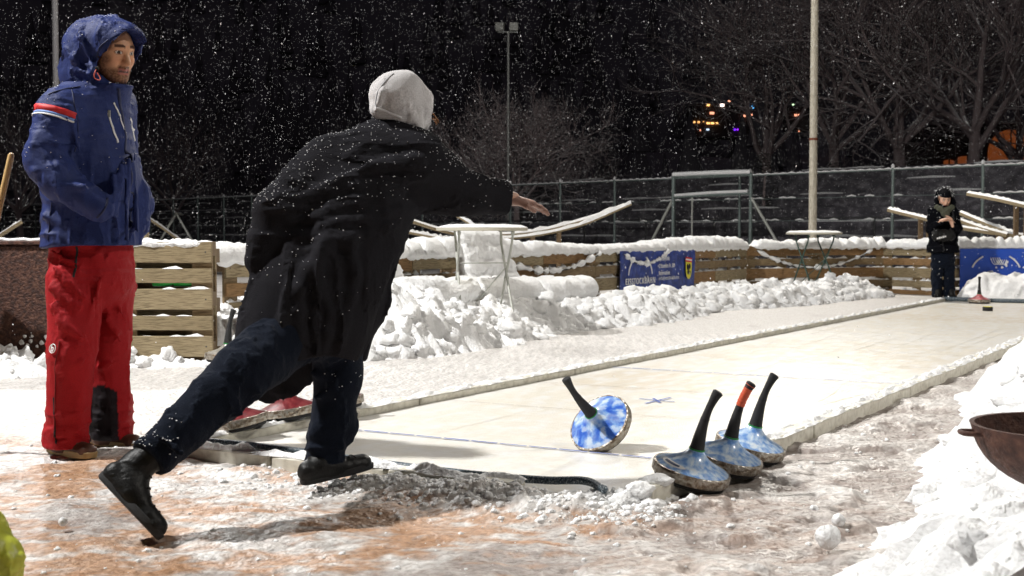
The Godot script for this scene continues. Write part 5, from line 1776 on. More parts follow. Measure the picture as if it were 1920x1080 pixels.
# ---------------------------------------------------------------- the scene
func _ready() -> void:
	var cam := Camera3D.new()
	cam.name = "camera"
	cam.position = Vector3(0, EYE, 0)
	cam.rotation.x = -TILT
	cam.fov = rad_to_deg(2.0 * atan(540.0 / FOCAL))
	cam.near = 0.1
	cam.far = 900.0
	var lens := CameraAttributesPhysical.new()
	lens.frustum_focal_length = 54.745
	lens.frustum_focus_distance = 6.4
	lens.frustum_near = 0.1
	lens.frustum_far = 900.0
	lens.exposure_aperture = 8.0
	cam.attributes = lens
	cam.fov = rad_to_deg(2.0 * atan(540.0 / FOCAL))
	add_child(cam)
	var sky := ProceduralSkyMaterial.new()
	sky.sky_top_color = Color(0.0085, 0.0075, 0.0095).linear_to_srgb()
	sky.sky_horizon_color = Color(0.011, 0.0095, 0.0115).linear_to_srgb()
	sky.ground_bottom_color = Color(0.004, 0.004, 0.004).linear_to_srgb()
	sky.ground_horizon_color = Color(0.008, 0.007, 0.009).linear_to_srgb()
	sky.sky_curve = 0.2
	var env := Environment.new()
	env.background_mode = Environment.BG_SKY
	env.sky = Sky.new()
	env.sky.sky_material = sky
	env.background_energy_multiplier = 1.0
	env.tonemap_mode = Environment.TONE_MAPPER_LINEAR
	env.tonemap_exposure = 1.45
	env.sdfgi_enabled = true
	env.ssao_enabled = true
	env.ssil_enabled = true
	var we := WorldEnvironment.new()
	we.name = "environment"
	we.environment = env
	add_child(we)

	for n in [["a", FastNoiseLite.TYPE_SIMPLEX, 1.0, 4], ["b", FastNoiseLite.TYPE_SIMPLEX, 3.0, 4]]: noises[n[0]] = noise(n[1], n[2], 70 + noises.size(), n[3])
	for n in [["c", 5.0, 2], ["d", 4.2, 1]]:
		var c := noise(FastNoiseLite.TYPE_CELLULAR, n[1], 80 + noises.size(), n[2])
		c.cellular_return_type = FastNoiseLite.RETURN_DISTANCE
		c.domain_warp_enabled = true
		c.domain_warp_amplitude = 0.15
		c.domain_warp_frequency = 2.0
		noises[n[0]] = c
	make_materials()
	M.clods = [lump_mesh(1, 1, 0.42), lump_mesh(2, 1, 0.42), lump_mesh(3, 1, 0.42)]
	M.fleck = mat(Color(0.85, 0.85, 0.87), 0.5)
	var fl := SphereMesh.new()
	fl.radius = 0.5
	fl.height = 1.0
	fl.radial_segments = 5
	fl.rings = 2
	M.fleck_mesh = fl
	M.boards = {0.145: box_mesh(Vector3(1.2, 0.145, 0.022), 0.003), 0.1: box_mesh(Vector3(1.2, 0.1, 0.022), 0.003)}
	M.cross_board = box_mesh(Vector3(0.145, 0.8, 0.022), 0.003)
	M.bottom_board = box_mesh(Vector3(1.2, 0.1, 0.022), 0.003)
	M.block = box_mesh(Vector3(0.145, 0.1, 0.078), 0.003)
	M.nail = tube_mesh([Vector3(0, -0.002, 0), Vector3(0, 0.001, 0)], 0.006, 6)
	M.dark_mast = mat(Color(0.16, 0.155, 0.16), 0.6, 0.2)
	M.broom = triplanar(mat(Color(0.55, 0.36, 0.14), 0.5), Vector3.ONE)
	M.post_green = mat(Color(0.16, 0.20, 0.19), 0.5, 0.2)
	M.pale_top = mat(Color(0.5, 0.47, 0.38), 0.6)

	# floodlights: two behind the frame's edges, two on the poles behind the rink
	var white := Color(1.0, 0.995, 0.985)
	var warm := Color(1.0, 0.975, 0.935)
	var m1 := mast("floodlight_mast", "grey mast whose thin shaft rises behind the blue-jacketed person", Vector3(-8.35, 0, -24.2), 9.6, 0.062, 0.045, M.dark_mast, false)
	floodlight(m1, 9.6, Vector3(0.5, 0.3, -12.5), 88.0, white, true, "floodlight on the grey mast behind the blue-jacketed person")
	var m2 := mast("floodlight_mast", "tall cream mast with a rust band right of the centre", Vector3(5.53, 0, -24.2), 9.6, 0.076, 0.060, M.mast, true)
	floodlight(m2, 9.6, Vector3(2.6, 0.3, -11.0), 90.0, warm, true, "floodlight on the cream mast beyond the second table")
	var m3 := mast("floodlight_mast", "mast standing out of view to the left of the thrower", Vector3(-7.8, 0, -5.3), 9.2, 0.075, 0.06, M.mast, false)
	floodlight(m3, 9.2, Vector3(0.6, 0.2, -7.4), 200.0, white, true, "brightest floodlight, on the mast out of view on the left")
	var m4 := mast("floodlight_mast", "mast standing out of view to the right of the stocks", Vector3(8.6, 0, -3.2), 9.2, 0.075, 0.06, M.mast, false)
	floodlight(m4, 9.2, Vector3(0.4, 0.4, -8.0), 46.0, warm, true, "floodlight on the mast out of view on the right")

	make_ground()
	make_lane()
	beam("kerb", "long snow-crusted kerb along the left side of the lane", Vector2(-0.05, -0.05), Vector2(LANE_LONG, -0.05), 0.085, 0.066, 1.9, 0.022)
	beam("kerb", "kerb along the right side of the lane behind the blue stocks", Vector2(0.0, LANE_WIDE + 0.04), Vector2(LANE_LONG, LANE_WIDE + 0.04), 0.085, 0.078, 1.9, 0.02)
	beam("kerb", "front kerb under the thrower's forward boot, buried in slush", Vector2(-0.07, -0.02), Vector2(-0.07, 1.72), 0.085, 0.07, 0.85, 0.03)
	var kerb_end := get_node("kerb_001")
	for e in [[0.0, 0.0, 0.06, 0.10, 0.06, 0.10], [-0.03, -0.04, 0.02, 0.12, 0.07, 0.12], [0.12, 0.01, 0.075, 0.12, 0.045, 0.10], [-0.02, 0.06, 0.01, 0.09, 0.06, 0.09]]:
		part("snow_lump", lump_mesh(60 + int(e[3] * 100), 2, 0.3), M.snow, kerb_end, Transform3D(Basis().scaled(Vector3(e[3], e[4], e[5])), lane(e[0], LANE_WIDE + 0.04 + e[1], e[2]) - kerb_end.position))
	for h in [["dark wet hose along the near end of the lane", [lane(-0.01, -0.06, 0.064), lane(-0.01, 0.3, 0.07), lane(-0.005, 0.62, 0.066), lane(0.04, 0.97, 0.045), lane(0.05, 1.4, 0.038), lane(0.03, 1.75, 0.050), lane(0.02, 1.93, 0.066), lane(-0.04, 2.04, 0.055)], 0.015], ["dark hose across the far end of the lane", [lane(LANE_LONG, -0.02, 0.05), lane(LANE_LONG + 0.02, 0.6, 0.04), lane(LANE_LONG - 0.01, 1.4, 0.045), lane(LANE_LONG, 2.3, 0.04), lane(LANE_LONG, 3.2, 0.05)], 0.03]]:
		tag(part("hose", tube_mesh(curve(h[1], 60), h[2], 10), M.hose, self), h[0], "hose")
	bank("snow_bank", "long bank of rough ploughed snow between lane path and pallet wall", 1.6, 15.4, -2.95, -0.2, 0.026, left_bank, 6500, 0.16, 1, 0.72)
	bank("snow_bank", "near snow bank on the right under the rusty bowl", -1.6, 9.0, 2.3, 5.2, 0.026, right_bank, 1500, 0.15, 2, 0.45)
	bank("snow_bank", "snow bank across the far end below the second banner", 14.8, 17.2, -0.3, 5.2, 0.04, end_bank, 500, 0.14, 3, 0.5)
	foot_snow()
	slush()
	walls()
	left_edge()
	furniture()
	stocks()
	behind()
	trees()
	man()
	thrower()
	onlooker()
	snowfall()

func foot_snow() -> void:      # clods along the feet of the pallets on the left
	for spec in [["low snow heap at the foot of the nearest pallet", -2.62, -9.02, 0.75, 0.15, 0.14, 5], ["heap of snow clods in front of the brown box at the left edge", -3.45, -8.55, 0.55, 0.32, 0.20, 6], ["snow drift between the nearest pallet and the wall", -2.0, -9.7, 0.35, 0.4, 0.36, 7]]:
		var n := 46
		var pos := PackedVector3Array()
		for j in n:
			for i in n:
				var x := i / (n - 1.0) * 2.0 - 1.0
				var y := j / (n - 1.0) * 2.0 - 1.0
				var p := Vector3(spec[1] + x * spec[3], 0, spec[2] + y * spec[4])
				var h: float = spec[5] * maxf(0.0, 1.0 - pow(absf(x), 2.6) - pow(absf(y), 2.2))
				h += clampf(h * 12.0, 0, 1) * (0.07 * noises.c.get_noise_2d(p.x * 2.0, p.z * 2.0) + 0.03 * noises.b.get_noise_2d(p.x * 1.5, p.z * 1.5))
				pos.append(Vector3(p.x, h + 0.012, p.z))
		var o := part("snow_heap", grid_mesh(n, n, pos), M.snow, self)
		tag(o, spec[0], "snow heap")
		var r := RandomNumberGenerator.new()
		r.seed = spec[6]
		var places := []
		for i in 60:
			var k := 0.03 + 0.10 * pow(r.randf(), 2.0)
			var p := pos[r.randi_range(0, n * n - 1)]
			places.append(Transform3D(Basis.from_euler(Vector3(r.randf() * 6, r.randf() * 6, 0)).scaled(Vector3.ONE * k), p))
		swarm("snow_clods", M.clods[0], M.snow, places, o)

func slush() -> void:          # crumbs of snow on the trodden ground and along the front kerb
	var r := RandomNumberGenerator.new()
	r.seed = 31
	var places := []
	for i in 2600:
		var t := r.randf_range(0.5, 2.35)
		var s := -0.20 + r.randfn(0, 0.10)
		if r.randf() > 0.25 + 0.75 * smoothstep(0.7, 1.2, t): continue
		var p := lane(s, t)
		p.y = ground_height(p)
		if p.y < -0.02: continue
		var k := 0.005 + 0.03 * pow(r.randf(), 5.0)
		places.append(Transform3D(Basis.from_euler(Vector3(r.randf() * 6, r.randf() * 6, 0)).scaled(Vector3(k, k * 0.8, k)), p))
	for i in 600:
		var p := lane(r.randfn(0.02, 0.09), r.randfn(2.02, 0.12))
		var q := lane_st(p)
		p.y = maxf(0.0, ground_height(p)) + 0.05 * exp(-pow((q.y - 2.05) / 0.12, 2.0) - pow((q.x + 0.0) / 0.09, 2.0)) * r.randf()
		var k := 0.007 + 0.04 * pow(r.randf(), 3.0)
		places.append(Transform3D(Basis.from_euler(Vector3(r.randf() * 6, r.randf() * 6, 0)).scaled(Vector3(k, k * 0.7, k)), p))
	for i in 1100:
		var p := Vector3(r.randf_range(-2.3, 2.2), 0, r.randf_range(-6.6, -3.4))
		p.y = ground_height(p)
		if p.y < -0.02: continue
		var k := 0.004 + 0.026 * pow(r.randf(), 5.0)
		places.append(Transform3D(Basis.from_euler(Vector3(r.randf() * 6, r.randf() * 6, 0)).scaled(Vector3(k, k * 0.8, k)), p))
	var crumbs := swarm("snow_crumbs", M.clods[1], M.snow, places, self)
	tag(crumbs, "crumbs of snow scattered over the trodden ground", "snow crumbs", "", "stuff")
	for b in [[1552, 1040, 0.072, "largest snowball beside the near snow bank"], [1572, 1000, 0.042, "small snowball above the largest one"], [118, 1000, 0.028, "little snowball left of the raised boot"]]:
		var d = EYE * FOCAL / (b[1] - 437.0)
		var p := at(b[0], b[1], d)
		p.y = 0.02 + b[2] * 0.35
		tag(part("snowball", lump_mesh(20 + int(b[0]), 2, 0.12), M.snow, self, Transform3D(Basis().scaled(Vector3.ONE * b[2] * 1.05), p)), b[3], "snowball")

func wall_point(s: float, t := -2.78) -> Vector3: return lane(s, t)

func walls() -> void:
	var proto := make_pallet()
	# nearest pallet, facing the camera
	var first := pallet_at(proto, true, Vector3(-3.28, 0, -9.17), Vector3(-2.08, 0, -9.17), 0.10, "nearest weathered pallet standing behind the red trousers", -1, true)
	first.remove_meta("group")
	pallet_at(proto, false, Vector3(-3.28, 0, -9.33), Vector3(-2.10, 0, -9.33), 0.05, "dark pallet leaning directly behind the nearest one", 3).remove_meta("group")
	var ends := [3.16, 4.37, 5.58, 6.79, 8.0, 9.21, 10.42, 11.63, 12.84]
	var names := ["wall pallet just right of the nearest pallet, left of the thrower", "wall pallet hidden behind the thrower's coat", "wall pallet behind the snow-covered bench", "wall pallet at the right end of the bench", "wall pallet left of the blue banner", "wall pallet under the left half of the blue banner", "wall pallet under the right half of the blue banner", "reddish wall pallet right of the blue banner", "last brown wall pallet before the corner"]
	for i in ends.size():
		pallet_at(proto, false, wall_point(ends[i]), wall_point(ends[i] + 1.2), -0.03, names[i], i + 1)
	var c1 := wall_point(14.1)
	var c2 := Vector3(5.67, 0, -20.05)
	var d := (c2 - c1).normalized()
	pallet_at(proto, false, c1 + d * 0.02, c1 + d * 1.22, -0.03, "golden pallet left of the second bistro table", 5)
	pallet_at(proto, false, c2 - d * 1.22, c2 - d * 0.02, -0.03, "golden pallet behind the legs of the second bistro table", 8)
	var c3 := Vector3(6.33, 0, -19.1)
	var d2 := (c3 - c2).normalized()
	pallet_at(proto, false, c2 + d2 * 0.05, c2 + d2 * 1.25, -0.03, "snow-splashed dark pallet left of the distant person", 4)
	pallet_at(proto, false, Vector3(6.42, 0, -19.6), Vector3(7.62, 0, -19.5), -0.03, "pallet behind the distant person", 9)
	pallet_at(proto, false, Vector3(7.63, 0, -19.5), Vector3(8.83, 0, -19.4), -0.03, "rightmost pallet, under the second banner", 10)
	var up := 0.765
	snow_cap("thick smooth snow cap left of the thrower, on the wall's near end", [wall_point(2.95, -2.80), wall_point(4.6, -2.80)], up, 0.30, 0.15, 1, 0.8)
	snow_cap("scalloped snow cap along the wall from the bench to the corner", [wall_point(4.7, -2.80), wall_point(14.1, -2.80)], up, 0.30, 0.135, 2, 0.33)
	snow_cap("snow cap on the golden pallets behind the second table", [c1 + Vector3(0.1, 0, 0), c2], up, 0.32, 0.13, 3, 0.7)
	snow_cap("lumpy snow cap above the splashed dark pallet", [c2 + Vector3(0.05, 0, 0.05), c3], up, 0.30, 0.13, 4, 0.5)
	snow_cap("snow cap above the second banner", [Vector3(6.45, 0, -19.62), Vector3(8.9, 0, -19.42)], up, 0.32, 0.17, 5, 1.1)
	# thin snow line on the nearest pallet
	snow_cap("thin snow line on top of the nearest pallet", [Vector3(-3.28, 0, -9.17), Vector3(-2.09, 0, -9.17)], 0.895, 0.16, 0.022, 6, 0.3)
	# hanging snow-laden rope swags on the wall
	for g in [[7.0, 9.2, 0.70, 0.16, "snowy cord sagging across the wall between bench and banner"], [9.85, 11.1, 0.70, 0.13, "snow-laden cord sagging over the blue banner"]]:
		var p := sag(wall_point(g[0], -2.66) + Vector3(0, g[2], 0), wall_point(g[1], -2.66) + Vector3(0, g[2] + 0.02, 0), g[3], 40)
		cord_with_snow(p, g[4], 11 + int(g[0]))
	cord_with_snow(sag(c1 + d * 0.2 + Vector3(0, 0.70, 0.10), c2 - d * 0.25 + Vector3(0, 0.70, 0.10), 0.26, 40), "snow-laden cord sagging across the golden pallets", 5)
	banners()

func cord_with_snow(p: Array, label: String, seed_: int) -> void:
	var o := thing("cord", label, "cord", p[0], "snowy cords on the wall")
	var q := []
	for v in p: q.append(v - p[0])
	part("cord", tube_mesh(q, 0.008, 6), M.dark_steel, o)
	var radii := []
	var off := []
	for i in q.size():
		radii.append(maxf(0.003, 0.022 + 0.05 * noises.a.get_noise_1d(i * 0.9 + seed_ * 13.0)))
		off.append(q[i] + Vector3(0, 0.012, 0.004))
	part("snow_load", tube_mesh(off, radii, 8), M.snow, o)

func banners() -> void:
	# first banner, hung on the wall; x runs along the wall, y up
	var org := wall_point(9.73, -2.665)
	var o := thing("banner", "blue EISSTOCKBAHN banner with yellow shield hung on the wall", "banner", org)
	o.basis = Basis(ALONG, Vector3.UP, ALONG.cross(Vector3.UP))
	var nx := 40
	var nz := 16
	var pos := PackedVector3Array()
	for j in nz:
		for i in nx:
			var x := 2.26 * i / (nx - 1)
			var y := 0.75 * j / (nz - 1)
			pos.append(Vector3(x, y - 0.01 * sin(x * 1.5), 0.008 * sin(x * 5.0 + y * 3.0) + 0.004 * sin(x * 17.0 - y * 9.0)))
	part("sheet", grid_mesh(nx, nz, pos, PackedColorArray(), false), M.banner, o)
	var put_text := func(words: String, x: float, y: float, tall: float, wide: float, bold: bool, m: Material) -> void:
		var t := text_mesh(words, tall, bold)
		t.horizontal_alignment = HORIZONTAL_ALIGNMENT_LEFT
		t.vertical_alignment = VERTICAL_ALIGNMENT_BOTTOM
		var w := t.get_aabb().size.x
		var k := wide / w if w > 0.01 else 1.0
		part("lettering", t, m, o, Transform3D(Basis().scaled(Vector3(k, 1, 1)), Vector3(x - t.get_aabb().position.x * k, y - t.get_aabb().position.y, 0.016)))
	put_text.call("EISSTOCKBAHN", 0.14, 0.345, 0.075, 0.84, true, M.white_print)
	put_text.call("Spielbetrieb", 1.09, 0.60, 0.052, 0.32, true, M.white_print)
	put_text.call("2 Stunden Fr. 50.-", 1.09, 0.525, 0.052, 0.50, true, M.white_print)
	put_text.call("Reservation", 1.09, 0.435, 0.052, 0.33, true, M.white_print)
	put_text.call("info@eisstockbahn", 1.09, 0.368, 0.046, 0.62, false, M.white_print)
	for s in [-1.0, 1.0]:
		var arc := []
		for i in 14:
			var a := lerpf(0.50, 1.42, i / 13.0)
			arc.append(Vector3(0.56 + s * 0.34 * sin(a) * 1.0, 0.415 + 0.25 * cos(a) * 1.12, 0.014))
		var st := st_new()
		for i in 13:
			var t: Vector3 = (arc[i + 1] - arc[i]).normalized()
			var sd := Vector3(-t.y, t.x, 0) * 0.014
			quad(st, arc[i] - sd, arc[i] + sd, arc[i + 1] + sd, arc[i + 1] - sd)
		st.generate_normals()
		part("arc", st.commit(), M.white_print, o)
	var shield := func(grow: float, z: float, y_top: float) -> ArrayMesh:
		var st := st_new()
		var c := Vector3(2.03, 0.53, z)
		var rim := []
		for i in 25:
			var a := PI * i / 24.0
			rim.append(c + Vector3(-cos(a) * 0.098 * grow, -pow(sin(a), 0.8) * 0.17 * grow, 0))
		rim.append(c + Vector3(0.098 * grow, y_top, 0))
		rim.append(c + Vector3(-0.098 * grow, y_top, 0))
		for i in rim.size(): for p in [c, rim[i], rim[(i + 1) % rim.size()]]: st.add_vertex(p)
		st.generate_normals()
		return st.commit()
	part("shield", shield.call(1.0, 0.016, 0.06), M.yellow, o)
	part("shield_band", box_mesh(Vector3(0.21, 0.062, 0.002), 0.0005), M.red_print, o, Transform3D(Basis(Vector3(0, 0, 1), -0.08), Vector3(2.03, 0.612, 0.0165)))
	part("shield_band_stripe", box_mesh(Vector3(0.2, 0.02, 0.002), 0.0005), M.white_print, o, Transform3D(Basis(Vector3(0, 0, 1), -0.08), Vector3(2.03, 0.612, 0.0185)))
	var em := st_new()
	for e in [[-0.045, 0.02, 0.05, 0.07], [0.03, 0.025, 0.05, 0.06], [-0.01, -0.02, 0.035, 0.11], [0.035, -0.055, 0.03, 0.05], [-0.04, -0.05, 0.025, 0.045], [0.0, 0.05, 0.02, 0.03]]:
		var c := Vector3(2.03 + e[0], 0.50 + e[1], 0.0185)
		for i in 7:
			var a := TAU * i / 7.0
			var b := TAU * (i + 1) / 7.0
			for p in [c, c + Vector3(cos(a) * e[2] * 0.6, sin(a) * e[3] * 0.6, 0), c + Vector3(cos(b) * e[2] * 0.6, sin(b) * e[3] * 0.6, 0)]: em.add_vertex(p)
	em.generate_normals()
	part("emblem", em.commit(), M.black_cloth, o)
	splashes(o, 26, Vector3(0.05, 0.36, 0.014), Vector3(2.1, 0.34, 0.004), 0.02, 61)
	# second banner
	var q := thing("banner", "plain bright blue banner with white arcs at the right edge", "banner", Vector3(6.62, 0, -19.43))
	var along2 := (Vector3(8.82, 0, -19.27) - q.position).normalized()
	q.basis = Basis(along2, Vector3.UP, along2.cross(Vector3.UP))
	pos = PackedVector3Array()
	for j in nz:
		for i in nx:
			var x := 1.95 * i / (nx - 1)
			var y := 0.73 * j / (nz - 1)
			pos.append(Vector3(x, y, 0.012 * sin(x * 4.0 + y * 4.0)))
	var bright := mat(Color(0.012, 0.075, 0.48), 0.45)
	part("sheet", grid_mesh(nx, nz, pos, PackedColorArray(), false), bright, q)
	for s in [-1.0, 1.0]:
		var pts := []
		for i in 8:
			var a := lerpf(0.55, 1.25, i / 7.0)
			pts.append(Vector3(0.52 + s * 0.36 * sin(a), 0.36 + 0.30 * cos(a), 0.02))
		part("arc", tube_mesh(pts, 0.013, 6), M.white_print, q)
	var sw := st_new()
	for i in 5: add_tube(sw, curve([Vector3(0.44 + 0.03 * i, 0.60, 0.02), Vector3(0.47 + 0.035 * i, 0.52, 0.022), Vector3(0.52 + 0.03 * i, 0.50, 0.02), Vector3(0.55 + 0.03 * i, 0.57, 0.022)], 10), 0.006, 5)
	sw.generate_normals()
	part("swirl_print", sw.commit(), M.white_print, q)
	splashes(q, 26, Vector3(0.3, 0.45, 0.018), Vector3(1.5, 0.22, 0.004), 0.03, 62)

func splashes(o: Node3D, n: int, lo: Vector3, size: Vector3, k: float, seed_: int) -> void:
	var r := RandomNumberGenerator.new()
	r.seed = seed_
	var places := []
	for i in n:
		var s := k * r.randf_range(0.3, 1.6)
		places.append(Transform3D(Basis(Vector3(0, 0, 1), r.randf() * 6).scaled(Vector3(s, s, 0.006)), lo + Vector3(r.randf(), r.randf(), r.randf()) * size))
	swarm("snow_splashes", M.clods[2], M.snow, places, o)

func left_edge() -> void:
	# rust-brown sheet-metal box
	var o := thing("metal_box", "tall rust-brown sheet metal box behind the red trousers", "metal box", Vector3(-3.42, 0.06, -9.06))
	part("side_panel", box_mesh(Vector3(0.62, 0.80, 0.34), 0.012), M.rust, o, Transform3D(Basis(), Vector3(0.12, 0.42, -0.18)))
	part("top_rim", box_mesh(Vector3(0.66, 0.028, 0.38), 0.006), M.rust, o, Transform3D(Basis(), Vector3(0.12, 0.832, -0.18)))
	part("corner_strip", box_mesh(Vector3(0.035, 0.80, 0.03), 0.006), M.rust, o, Transform3D(Basis(), Vector3(-0.18, 0.42, 0.0)))
	part("foot_board", box_mesh(Vector3(0.6, 0.07, 0.1), 0.005), M.wood[0], o, Transform3D(Basis(), Vector3(0.14, -0.01, 0.0)))
	splashes(o, 30, Vector3(0.02, 0.06, 0.0), Vector3(0.4, 0.16, 0.01), 0.03, 63)
	var top := st_new()
	var cap := []
	for i in 14: cap.append(Vector3(-0.2 + 0.64 * i / 13.0, 0.848 + 0.004 * (i % 3), -0.02))
	add_tube(top, cap, 0.014, 8)
	top.generate_normals()
	part("snow_line", top.commit(), M.snow, o)
	# stacked pallet seen on its end
	var p := thing("stacked_pallets", "end of stacked yellow pallets under snow at the left edge", "pallet stack", Vector3(-3.62, 0.02, -8.62))
	for b in [[0.72, 0.10], [0.60, 0.02], [0.40, 0.12], [0.26, 0.09], [0.12, 0.10]]:
		part("board_end", box_mesh(Vector3(0.42, b[1], 0.5), 0.005), M.wood[5] if b[1] > 0.05 else M.wood[3], p, Transform3D(Basis(), Vector3(-0.07, b[0], 0)))
	part("post", box_mesh(Vector3(0.08, 0.72, 0.4), 0.005), M.wood[3], p, Transform3D(Basis(), Vector3(-0.2, 0.36, -0.02)))
	for s in [[-0.08, 0.815, 0.42, 0.13, 0.5], [-0.03, 0.50, 0.44, 0.16, 0.52]]:
		part("snow_lump", lump_mesh(40 + int(s[1] * 100), 2, 0.16), M.snow, p, Transform3D(Basis().scaled(Vector3(s[2], s[3], s[4])), Vector3(s[0], s[1], 0)))
	# wooden post top behind
	tag(part("wooden_post", box_mesh(Vector3(0.055, 0.10, 0.055), 0.006), M.wood[2], self, Transform3D(Basis(), at(271, 434, 9.3))), "short wooden post top showing above the nearest pallet", "post")
	# green roll lying inside the nearest pallet
	for x in [[306, "green bottle lying in a gap of the nearest pallet, left one"], [346, "green bottle lying in a gap of the nearest pallet, right one"]]:
		var g := part("bottle", tube_mesh([Vector3(-0.075, 0, 0), Vector3(-0.07, 0, 0), Vector3(0.04, 0, 0), Vector3(0.06, 0, 0), Vector3(0.075, 0, 0)], [0.012, 0.021, 0.021, 0.012, 0.011], 12), mat(Color(0.02, 0.42, 0.06), 0.25), self, Transform3D(Basis(), at(x[0], 531.5, 9.165)))
		tag(g, x[1], "bottle")
	# broom leaning at the left edge
	var tip := at(22, 287, 5.5)
	var foot := Vector3(tip.x - 0.34, 0.06, tip.z - 0.1)
	var br := thing("broom", "pale wooden broom handle leaning in at the left edge", "broom", foot)
	part("handle", tube_mesh([Vector3.ZERO, (tip - foot) * 0.5, (tip - foot) * 0.992, tip - foot], [0.0135, 0.0135, 0.0135, 0.008], 14), M.broom, br)
	part("head", box_mesh(Vector3(0.36, 0.05, 0.07), 0.012), M.wood[1], br)
	part("bristles", box_mesh(Vector3(0.34, 0.07, 0.05), 0.004), M.black_cloth, br, Transform3D(Basis(), Vector3(0, -0.05, 0)))
	# yellow bag in the near left corner
	var f := Field.new()
	var c := Vector3(-1.42, 0.02, -3.22)
	f.bone(Vector3(0, 0.10, 0), Vector3(0, 0.16, 0), 0.19, 0.16, 0.05)
	f.bone(Vector3(-0.03, 0.16, 0), Vector3(-0.09, 0.29, 0), 0.13, 0.06, 0.06)
	f.bone(Vector3(0.1, 0.16, 0.03), Vector3(0.17, 0.15, 0.02), 0.09, 0.05, 0.05)
	f.fold = folds(501, Vector3(4, 3, 4), 0.014, 0.0)
	f.fold_most = 0.03
	var bag := mat(Color(0.56, 0.60, 0.07), 0.4)
	bag.subsurf_scatter_enabled = false
	tag(part("plastic_bag", field_mesh(f, 0.011), bag, self, Transform3D(Basis(), c)), "crumpled yellow-green plastic bag in the near left corner", "bag")
	# rusty fire bowl on the near right bank
	var bowl := thing("fire_bowl", "rusty round fire bowl sitting in the near right snow bank", "fire bowl", Vector3(1.735, 0.155, -4.02))
	var prof := [Vector2(0.0, 0.0)]
	for i in 12:
		var a := lerpf(0.12, 1.45, i / 11.0)
		prof.append(Vector2(0.305 * sin(a), 0.215 * (1.0 - cos(a))))
	prof.append(Vector2(0.308, 0.208))
	prof.append(Vector2(0.312, 0.214))
	prof.append(Vector2(0.296, 0.214))
	for i in 10:
		var a := lerpf(1.42, 0.1, i / 9.0)
		prof.append(Vector2(0.292 * sin(a), 0.010 + 0.21 * (1.0 - cos(a))))
	prof.append(Vector2(0, 0.012))
	part("bowl", lathe_mesh(prof, 64), M.rust, bowl)
	part("handle", tube_mesh(curve([Vector3(-0.30, 0.19, 0.03), Vector3(-0.345, 0.192, 0.025), Vector3(-0.352, 0.192, 0.0), Vector3(-0.345, 0.192, -0.03), Vector3(-0.30, 0.19, -0.04)], 14), 0.008, 8), M.rust, bowl)
	part("handle", tube_mesh(curve([Vector3(0.30, 0.19, 0.03), Vector3(0.345, 0.192, 0.025), Vector3(0.352, 0.192, 0.0), Vector3(0.345, 0.192, -0.03), Vector3(0.30, 0.19, -0.04)], 14), 0.008, 8), M.rust, bowl)
	splashes(bowl, 14, Vector3(-0.20, 0.19, 0.18), Vector3(0.25, 0.02, 0.1), 0.03, 64)

func furniture() -> void:
	var tb := bistro_table("pale bistro table with a frosted top left of the banner", Vector3(-0.262, 0.19, -11.5), 0.25, 0.86, 0.80, M.pale_steel)
	tb.position.y = 0.15
	bistro_table("green-legged bistro table in front of the golden pallets", Vector3(4.34, 0.13, -18.9), 0.5, 0.84, 0.79, M.green_steel)
	# snow-covered pallet bench against the wall
	var o := thing("bench", "low pallet bench with back cushions buried in smooth snow", "bench", lane(6.55, -2.45, 0.10))
	o.basis = lane_basis()
	for i in 3:
		var x := -1.35 + 1.15 * i
		part("frame_board", box_mesh(Vector3(1.1, 0.10, 0.06), 0.004), M.wood[4], o, Transform3D(Basis(), Vector3(x, 0.22, 0.30)))
		part("leg", box_mesh(Vector3(0.1, 0.2, 0.1), 0.004), M.wood[4], o, Transform3D(Basis(), Vector3(x - 0.35, 0.08, 0.26)))
		var f := Field.new()
		f.bone(Vector3(-0.44, 0.02, -0.12), Vector3(0.44, 0.02, -0.12), 0.115, 0.115, 0.05, Vector3.UP, 1.0)
		f.bone(Vector3(-0.44, 0.0, 0.10), Vector3(0.44, 0.0, 0.10), 0.13, 0.13, 0.05)
		f.bone(Vector3(-0.44, 0.0, 0.18), Vector3(0.44, 0.0, 0.18), 0.12, 0.12, 0.06)
		f.fold = folds(520 + i, Vector3(2, 2, 2), 0.016, 0.004)
		f.fold_most = 0.03
		part("snow_seat", field_mesh(f, 0.018), M.snow, o, Transform3D(Basis(), Vector3(x, 0.34 - 0.03 * i, 0.10)))
	for w in [[-1.75, 0.62], [0.15, 0.72]]:
		var f := Field.new()
		for k in 4: f.bone(Vector3(-w[1] / 2 + 0.05 - 0.02 * k, 0.36 - 0.14 * k, -0.14 + 0.045 * k), Vector3(w[1] / 2 - 0.05 + 0.05 * k, 0.36 - 0.14 * k, -0.14 + 0.045 * k), 0.075, 0.075, 0.08)
		f.fold = folds(530, Vector3(3, 3, 3), 0.012, 0.004)
		f.fold_most = 0.03
		part("snow_backrest", field_mesh(f, 0.018), M.snow, o, Transform3D(Basis(), Vector3(w[0], 0.45, -0.12)))

